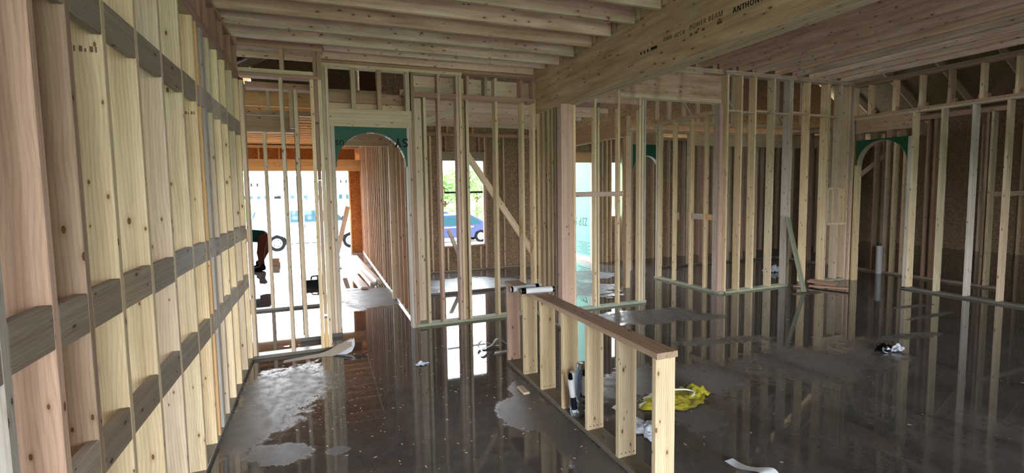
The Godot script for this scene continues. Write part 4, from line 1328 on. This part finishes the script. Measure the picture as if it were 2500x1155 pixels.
func build_outside() -> void:
	var G := thing("ground", "grassy ground and street around the house", "", Vector3.ZERO, "structure")
	var prof := [[-400.0, -1.1], [-60.0, -1.1], [-22.5, -1.08], [-15.9, -0.30], [7.3, -0.28], [16.0, -0.4], [300.0, -0.8]]
	for i in prof.size() - 1:
		var st := st_begin()
		quad(st, Vector3(-300, prof[i][1], prof[i][0]), Vector3(300, prof[i][1], prof[i][0]), Vector3(300, prof[i + 1][1], prof[i + 1][0]), Vector3(-300, prof[i + 1][1], prof[i + 1][0]))
		part(G, "lawn", st.commit(), M.grass)
	var st2 := st_begin()
	quad(st2, Vector3(-60, -1.04, -58), Vector3(60, -1.04, -58), Vector3(60, -1.04, -23), Vector3(-60, -1.04, -23))
	part(G, "street", st2.commit(), M.concrete_out)
	st2 = st_begin()
	quad(st2, Vector3(-5.5, -1.03, -23), Vector3(1.6, -1.03, -23), Vector3(1.6, -0.10, -15.8), Vector3(-5.5, -0.10, -15.8))
	part(G, "driveway", st2.commit(), M.concrete_out)
	st2 = st_begin()
	quad(st2, Vector3(-8, -0.12, 7.2), Vector3(16, -0.12, 7.2), Vector3(16, -0.25, 16), Vector3(-8, -0.25, 16))
	part(G, "patio", st2.commit(), M.concrete_out)
	st2 = st_begin()
	quad(st2, Vector3(1.3, -0.2, -16.0), Vector3(6.3, -0.2, -16.0), Vector3(6.3, -0.10, -10.7), Vector3(1.3, -0.10, -10.7))
	part(G, "porch_slab", st2.commit(), M.concrete_out)

	# van
	var v := thing("white_van", "white cargo van parked on the street beyond the garage", "van", Vector3(-0.4, -1.04, -27.5))
	var body := PackedVector2Array([Vector2(-2.92, 0.42), Vector2(-2.96, 1.2), Vector2(-2.80, 2.0), Vector2(-2.66, 2.27), Vector2(-2.4, 2.34), Vector2(0.7, 2.33), Vector2(1.05, 2.22), Vector2(1.75, 1.45), Vector2(2.5, 1.22), Vector2(2.68, 0.95), Vector2(2.72, 0.40),
		Vector2(2.22, 0.38), Vector2(2.12, 0.68), Vector2(1.75, 0.84), Vector2(1.38, 0.68), Vector2(1.27, 0.36), Vector2(-1.27, 0.36), Vector2(-1.38, 0.68), Vector2(-1.77, 0.84), Vector2(-2.15, 0.68), Vector2(-2.27, 0.38)])
	part(v, "body", extrude(body, -0.95, 0.98), M.white_paint)
	for q in [[-1.77, 0.9], [1.75, 0.9], [-1.77, -0.85], [1.75, -0.85]]: wheel(v, Vector3(q[0], 0.40, q[1]), 0.40)
	pane(v, "side_window", [Vector2(-1.12, 1.42), Vector2(-1.10, 2.02), Vector2(-0.72, 2.02), Vector2(-0.72, 1.42)], 0.98, "glass_dark")
	pane(v, "side_window", [Vector2(-0.46, 1.42), Vector2(-0.45, 2.02), Vector2(0.16, 2.02), Vector2(0.18, 1.42)], 0.98, "glass_dark")
	pane(v, "door_window", [Vector2(0.42, 1.42), Vector2(0.42, 2.02), Vector2(0.95, 2.02), Vector2(1.5, 1.45)], 0.98, "glass_dark")
	pane(v, "rear_lamp", [Vector2(-2.94, 1.15), Vector2(-2.93, 1.45), Vector2(-2.85, 1.45), Vector2(-2.85, 1.15)], 0.98, "red_paint")
	pane(v, "rear_quarter_glass", [Vector2(-2.86, 1.62), Vector2(-2.72, 2.0), Vector2(-2.66, 2.0), Vector2(-2.78, 1.62)], 0.98, "glass_dark")
	pane(v, "door_handle", [Vector2(-0.46, 1.12), Vector2(-0.46, 1.30), Vector2(-0.42, 1.30), Vector2(-0.42, 1.12)], 0.985, "black")
	pane(v, "sill_trim", [Vector2(-1.25, 0.33), Vector2(-1.25, 0.37), Vector2(1.25, 0.37), Vector2(1.25, 0.33)], 0.97, "black")
	var mir := BoxMesh.new()
	mir.size = Vector3(0.14, 0.28, 0.2)
	part(v, "door_mirror", mir, M.black, Vector3(1.42, 1.55, 1.12))

	# blue car seen through the window
	car("blue_car", Vector3(6.9, -1.04, -26.6), "blue_paint", "dark blue car parked beyond the strand board window", 0.0)
	car("white_car", Vector3(7.2, -1.04, -33.0), "white_paint", "white car parked behind the dark blue car", 0.0)

	# houses across the street
	house(Vector3(-20.5, -1.1, -178), 9.0, 5.4, 3.2, "white gabled house with two small attic windows", "siding", true)
	house(Vector3(-6.6, -1.1, -165), 15.0, 4.2, 4.4, "low pale brick house with a long dark roof", "brick_pale", false)
	house(Vector3(7.5, -1.1, -180), 9.5, 6.4, 3.6, "white gabled house with arched windows", "siding", true)
	house(Vector3(28.0, -1.1, -190), 14.0, 4.6, 4.0, "distant brick house behind the trees", "brick_pale", false)
	# garden fence at the far lawn
	var fe := thing("garden_fence", "pale fence along the lawn before the distant houses", "fence", Vector3(-15, -1.1, -150))
	for k in 24:
		var bm := BoxMesh.new()
		bm.size = Vector3(1.0, 1.6, 0.05)
		part(fe, "fence_board", bm, M.brick_pale, Vector3(-14 + k * 1.06, 0.8, 0))
	# trees beyond the window
	tree(Vector3(9.3, -1.1, -38), 4.4, 2.2, 5, "leafy green tree standing behind the parked cars")
	tree(Vector3(11.6, -1.1, -41), 5.4, 2.4, 6, "taller leafy tree standing behind the parked cars")
	tree(Vector3(14.2, -1.1, -45), 5.0, 2.6, 7, "broad leafy tree farthest along the street")
	bush(Vector3(9.3, -1.1, -36), 1.5, 8, "low green bush below the street trees")
	bush(Vector3(12.4, -1.1, -37), 1.7, 9, "wide green bush below the street trees")


func car(called: String, at: Vector3, mat: String, label: String, turn: float) -> void:
	var c := thing(called, label, "car", at)
	c.rotation.y = turn
	var body := PackedVector2Array([Vector2(-2.25, 0.35), Vector2(-2.3, 0.75), Vector2(-2.1, 0.95), Vector2(-1.5, 1.02), Vector2(-0.7, 1.55), Vector2(0.8, 1.60), Vector2(1.6, 1.15), Vector2(2.2, 1.0), Vector2(2.3, 0.6), Vector2(2.25, 0.35), Vector2(1.82, 0.33), Vector2(1.72, 0.58), Vector2(1.42, 0.70), Vector2(1.12, 0.58), Vector2(1.02, 0.3), Vector2(-1.02, 0.3), Vector2(-1.12, 0.58), Vector2(-1.42, 0.70), Vector2(-1.72, 0.58), Vector2(-1.82, 0.33)])
	part(c, "body", extrude(body, -0.85, 0.85), M[mat])
	pane(c, "side_window", [Vector2(-1.3, 1.04), Vector2(-0.66, 1.47), Vector2(0.0, 1.5), Vector2(0.0, 1.04)], 0.85, "glass_dark")
	pane(c, "side_window", [Vector2(0.08, 1.04), Vector2(0.08, 1.5), Vector2(0.76, 1.5), Vector2(1.4, 1.12), Vector2(1.4, 1.04)], 0.85, "glass_dark")
	pane(c, "roof_rail", [Vector2(-0.7, 1.53), Vector2(-0.7, 1.60), Vector2(0.8, 1.64), Vector2(0.8, 1.58)], 0.83, "hub")
	pane(c, "door_trim", [Vector2(-1.0, 0.86), Vector2(-1.0, 0.92), Vector2(1.0, 0.92), Vector2(1.0, 0.86)], 0.85, "hub")
	for q in [[-1.42, 0.78], [1.42, 0.78], [-1.42, -0.75], [1.42, -0.75]]: wheel(c, Vector3(q[0], 0.34, q[1]), 0.34)


func house(at: Vector3, w: float, h: float, rise: float, label: String, mat: String, gable: bool) -> void:
	var o := thing("house", label, "house", at)
	var d := 10.0
	if gable:
		part(o, "walls", extrude(PackedVector2Array([Vector2(-w / 2, 0), Vector2(w / 2, 0), Vector2(w / 2, h), Vector2(0, h + rise), Vector2(-w / 2, h)]), -d, 0), M[mat])
		for s in [-1.0, 1.0]:
			var a := Vector3(s * (w / 2 + 0.5), h - 0.35, -d / 2)
			var b := Vector3(0, h + rise + 0.12, -d / 2)
			var dir := (b - a).normalized()
			var bm := BoxMesh.new()
			bm.size = Vector3(a.distance_to(b), 0.2, d + 0.8)
			part(o, "roof_slope", bm, M.shingle, (a + b) * 0.5, Basis(dir, dir.cross(Vector3(0, 0, 1)) * -1.0, Vector3(0, 0, 1)))
		for x in [-0.9, 0.9]:
			pane(o, "window", [Vector2(x - 0.25, h + 0.1), Vector2(x - 0.25, h + 1.2), Vector2(x + 0.25, h + 1.2), Vector2(x + 0.25, h + 0.1)], 0.0, "trim_dark")
	else:
		part(o, "walls", extrude(PackedVector2Array([Vector2(-w / 2, 0), Vector2(w / 2, 0), Vector2(w / 2, h), Vector2(-w / 2, h)]), -d, 0), M[mat])
		var st := st_begin()
		var e := 0.6
		var p := [Vector3(-w / 2 - e, h, e), Vector3(w / 2 + e, h, e), Vector3(w / 2 + e, h, -d - e), Vector3(-w / 2 - e, h, -d - e)]
		var r0 := Vector3(-w / 2 + 4.0, h + rise, -d / 2)
		var r1 := Vector3(w / 2 - 4.0, h + rise, -d / 2)
		quad(st, p[0], r0, r1, p[1])
		quad(st, p[2], r1, r0, p[3])
		quad(st, p[1], r1, r1, p[2])
		quad(st, p[3], r0, r0, p[0])
		quad(st, p[0], p[1], p[2], p[3])
		part(o, "roof", st.commit(), M.shingle)
	for k in 4:
		var x := -w / 2 + w * (k + 0.5) / 4.0
		pane(o, "window", [Vector2(x - 0.55, 0.9), Vector2(x - 0.55, 2.5), Vector2(x + 0.55, 2.5), Vector2(x + 0.55, 0.9)], 0.0, "glass_dark")
	pane(o, "garage_door", [Vector2(-w / 2 + 0.4, 0.0), Vector2(-w / 2 + 0.4, 2.3), Vector2(-w / 2 + 2.2, 2.3), Vector2(-w / 2 + 2.2, 0.0)], 0.02, "trim_dark")


func foliage(parent: Node3D, c: Vector3, r: Vector3, count: int, seed_: int, size: float) -> void:
	var q := RandomNumberGenerator.new()
	q.seed = seed_
	var mm := MultiMesh.new()
	mm.transform_format = MultiMesh.TRANSFORM_3D
	var st := st_begin()
	var pts := [Vector3(0, 0, 0), Vector3(0.35, 0.3, 0.06), Vector3(0.3, 0.75, 0.03), Vector3(0, 1.1, -0.08), Vector3(-0.3, 0.75, 0.03), Vector3(-0.35, 0.3, 0.06)]
	for i in range(1, 5):
		for p in [pts[0], pts[i], pts[i + 1]]: st.add_vertex(p * size)
	st.generate_normals()
	mm.mesh = st.commit()
	mm.instance_count = count
	var n := noise(0.9, seed_, 2)
	for k in count:
		var d := Vector3(q.randfn(), q.randfn(), q.randfn()).normalized()
		var f := pow(q.randf(), 0.4) * (0.8 + 0.5 * n.get_noise_3dv(d * 2.0))
		var p := c + d * r * f
		mm.set_instance_transform(k, Transform3D(Basis.from_euler(Vector3(q.randf() * TAU, q.randf() * TAU, q.randf() * TAU)).scaled(Vector3.ONE * q.randf_range(0.7, 1.3)), p))
	var mi := MultiMeshInstance3D.new()
	mi.name = "foliage"
	mi.multimesh = mm
	mi.material_override = M.leaf
	mi.set_meta("kind", "stuff")
	parent.add_child(mi, true)


func tree(at: Vector3, h: float, r: float, seed_: int, label: String) -> void:
	var t := thing("street_tree", label, "tree", at)
	part(t, "trunk", lathe([[0.20, 0.0], [0.14, 0.6], [0.11, h * 0.5], [0.05, h * 0.85], [0.0, h * 0.86]], 10), M.bark)
	for k in 4:
		var a := TAU * k / 4.0 + seed_
		part(t, "branch", tube([Vector3(0, h * 0.4, 0), Vector3(cos(a) * r * 0.35, h * 0.58, sin(a) * r * 0.35), Vector3(cos(a) * r * 0.6, h * 0.8, sin(a) * r * 0.6)], 0.04, 6), M.bark)
	foliage(t, Vector3(0, h * 0.72, 0), Vector3(r, h * 0.36, r), 1500, seed_, 0.22)


func bush(at: Vector3, r: float, seed_: int, label: String) -> void:
	var t := thing("garden_bush", label, "bush", at)
	for k in 5:
		var a := TAU * k / 5.0
		part(t, "stem", tube([Vector3.ZERO, Vector3(cos(a) * r * 0.4, r * 0.8, sin(a) * r * 0.4)], 0.02, 5), M.bark)
	foliage(t, Vector3(0, r * 0.7, 0), Vector3(r, r * 0.75, r * 0.8), 1000, seed_, 0.15)


# ------------------------------------------------------------------ bending worker
func capsule_field(p: Vector3, b: Array) -> float:
	var a: Vector3 = b[0]
	var ab: Vector3 = b[1] - a
	var t := clampf((p - a).dot(ab) / maxf(ab.length_squared(), 1e-6), 0.0, 1.0)
	return p.distance_to(a + ab * t) - lerpf(b[2], b[3], t)


func nets(bones: Array, cell: float, blend: float, grow := 0.0) -> ArrayMesh:
	var lo := Vector3.ONE * 1e9
	var hi := Vector3.ONE * -1e9
	for b in bones:
		var m := maxf(b[2], b[3]) + grow + cell * 2.0
		for e in [b[0], b[1]]:
			lo = lo.min(e - Vector3.ONE * m)
			hi = hi.max(e + Vector3.ONE * m)
	var nx := int((hi.x - lo.x) / cell) + 2
	var ny := int((hi.y - lo.y) / cell) + 2
	var nz := int((hi.z - lo.z) / cell) + 2
	var f := PackedFloat32Array()
	f.resize(nx * ny * nz)
	var i := 0
	for z in nz:
		for y in ny:
			for x in nx:
				var p := lo + Vector3(x, y, z) * cell
				var d := 1e9
				for b in bones:
					var e := capsule_field(p, b)
					if d > 1e8: d = e
					else:
						var k := clampf(0.5 + 0.5 * (d - e) / blend, 0.0, 1.0)
						d = lerpf(d, e, k) - blend * k * (1.0 - k)
				f[i] = d - grow
				i += 1
	var vid := {}
	var verts := PackedVector3Array()
	var sxy := nx * ny
	var corner := [0, 1, nx, nx + 1, sxy, sxy + 1, sxy + nx, sxy + nx + 1]
	var edges := [[0, 1], [2, 3], [4, 5], [6, 7], [0, 2], [1, 3], [4, 6], [5, 7], [0, 4], [1, 5], [2, 6], [3, 7]]
	for z in nz - 1:
		for y in ny - 1:
			for x in nx - 1:
				var at := x + y * nx + z * sxy
				var neg := 0
				for c in 8:
					if f[at + corner[c]] < 0.0: neg += 1
				if neg == 0 or neg == 8: continue
				var sum := Vector3.ZERO
				var cnt := 0
				for e in edges:
					var a := f[at + corner[e[0]]]
					var b2 := f[at + corner[e[1]]]
					if (a < 0.0) != (b2 < 0.0):
						var t := a / (a - b2)
						var pa := Vector3(e[0] & 1, (e[0] >> 1) & 1, e[0] >> 2)
						var pb := Vector3(e[1] & 1, (e[1] >> 1) & 1, e[1] >> 2)
						sum += pa.lerp(pb, t)
						cnt += 1
				vid[at] = verts.size()
				verts.append(lo + (Vector3(x, y, z) + sum / cnt) * cell)
	var st := st_begin()
	st.set_smooth_group(0)
	for z in range(1, nz - 1):
		for y in range(1, ny - 1):
			for x in range(1, nx - 1):
				var at := x + y * nx + z * sxy
				for ax in 3:
					var step: int = [1, nx, sxy][ax]
					var u: int = [nx, sxy, 1][ax]
					var w: int = [sxy, 1, nx][ax]
					var inside := f[at] < 0.0
					if inside == (f[at + step] < 0.0): continue
					var q := [at, at - u, at - u - w, at - w]
					if not (vid.has(q[0]) and vid.has(q[1]) and vid.has(q[2]) and vid.has(q[3])): continue
					if inside: q.reverse()
					for j in [0, 1, 2, 0, 2, 3]: st.add_vertex(verts[vid[q[j]]])
	st.index()
	st.generate_normals()
	return st.commit()


func build_person() -> void:
	var p := thing("person", "worker in a dark green shirt bending down in the garage", "person", Vector3(-1.45, 0, -12.9))
	var hip := Vector3(0.10, 0.80, 0)
	var chest := Vector3(-0.30, 0.86, 0)
	var neck := Vector3(-0.46, 0.80, 0)
	var head := Vector3(-0.58, 0.70, 0)
	var legs := []
	var boots := []
	for s in [-1.0, 1.0]:
		var h: Vector3 = hip + Vector3(0, -0.02, s * 0.10)
		var k := Vector3(0.07 - s * 0.03, 0.44, s * 0.13)
		var a := Vector3(0.0 + s * 0.05, 0.09, s * 0.14)
		legs.append([h, k, 0.105, 0.068])
		legs.append([k, a, 0.068, 0.048])
		boots.append([a + Vector3(0.02, -0.02, 0), a + Vector3(-0.17, -0.05, 0), 0.058, 0.042])
		boots.append([a + Vector3(0, 0.08, 0), a + Vector3(0.02, -0.02, 0), 0.058, 0.058])
	var torso := [[hip + Vector3(0, 0, -0.07), hip + Vector3(0, 0, 0.07), 0.115, 0.115], [hip, chest, 0.125, 0.135], [chest + Vector3(0, 0, -0.10), chest + Vector3(0, 0, 0.10), 0.10, 0.10]]
	var arms := []
	var upper := []
	var fingers := []
	for s in [-1.0, 1.0]:
		var sh := chest + Vector3(-0.06, 0.0, s * 0.18)
		var el := sh + Vector3(-0.02, -0.28, s * 0.05)
		var wr := el + Vector3(-0.05, -0.25, -s * 0.04)
		upper.append([sh, el, 0.058, 0.045])
		arms.append([el, wr, 0.042, 0.028])
		arms.append([wr, wr + Vector3(-0.01, -0.08, 0), 0.034, 0.036])
		for k in 4:
			var r0 := wr + Vector3(-0.03 + k * 0.018, -0.10, 0)
			var l: float = [0.035, 0.042, 0.04, 0.03][k]
			fingers.append([r0, r0 + Vector3(-0.004, -l, -s * 0.008), 0.010, 0.009])
			fingers.append([r0 + Vector3(-0.004, -l, -s * 0.008), r0 + Vector3(0.0, -l * 1.7, -s * 0.026), 0.009, 0.008])
		fingers.append([wr + Vector3(-0.04, -0.04, 0), wr + Vector3(-0.065, -0.085, -s * 0.015), 0.012, 0.010])
	var skull := [[neck, head + Vector3(0.03, 0.02, 0), 0.055, 0.055], [head, head + Vector3(-0.03, -0.05, 0), 0.095, 0.085], [head + Vector3(-0.04, -0.09, 0), head + Vector3(-0.06, -0.12, 0), 0.06, 0.045], [head + Vector3(-0.10, -0.05, 0), head + Vector3(-0.125, -0.075, 0), 0.018, 0.016],
		[head + Vector3(0.0, -0.04, 0.09), head + Vector3(0.0, -0.07, 0.092), 0.02, 0.014], [head + Vector3(0.0, -0.04, -0.09), head + Vector3(0.0, -0.07, -0.092), 0.02, 0.014]]
	var all := torso + legs + upper + arms + fingers + skull
	part(p, "body", nets(all, 0.022, 0.03), M.skin)
	part(p, "shirt", nets([[hip + Vector3(-0.05, 0.02, 0), chest, 0.135, 0.14]] + [torso[2]] + [[hip + Vector3(-0.02, 0.02, -0.06), hip + Vector3(-0.02, 0.02, 0.06), 0.11, 0.11]] + upper, 0.022, 0.04, 0.016), M.shirt)
	part(p, "trousers", nets([torso[0]] + legs, 0.022, 0.03, 0.014), M.trousers)
	part(p, "boots", nets(boots, 0.018, 0.02, 0.006), M.boot)
	part(p, "hair", nets([[head + Vector3(0.02, 0.015, 0), head + Vector3(0.0, -0.02, 0), 0.095, 0.085]], 0.018, 0.02, 0.006), M.hair)
	for s in [-1.0, 1.0]:
		var e := SphereMesh.new()
		e.radius = 0.012
		e.height = 0.024
		e.radial_segments = 8
		e.rings = 4
		part(p, "eye", e, M.white_plastic, head + Vector3(-0.105, -0.035, s * 0.035))
	part(p, "mouth", tube([head + Vector3(-0.107, -0.125, -0.02), head + Vector3(-0.11, -0.127, 0.02)], 0.006, 6), M.red_paint)
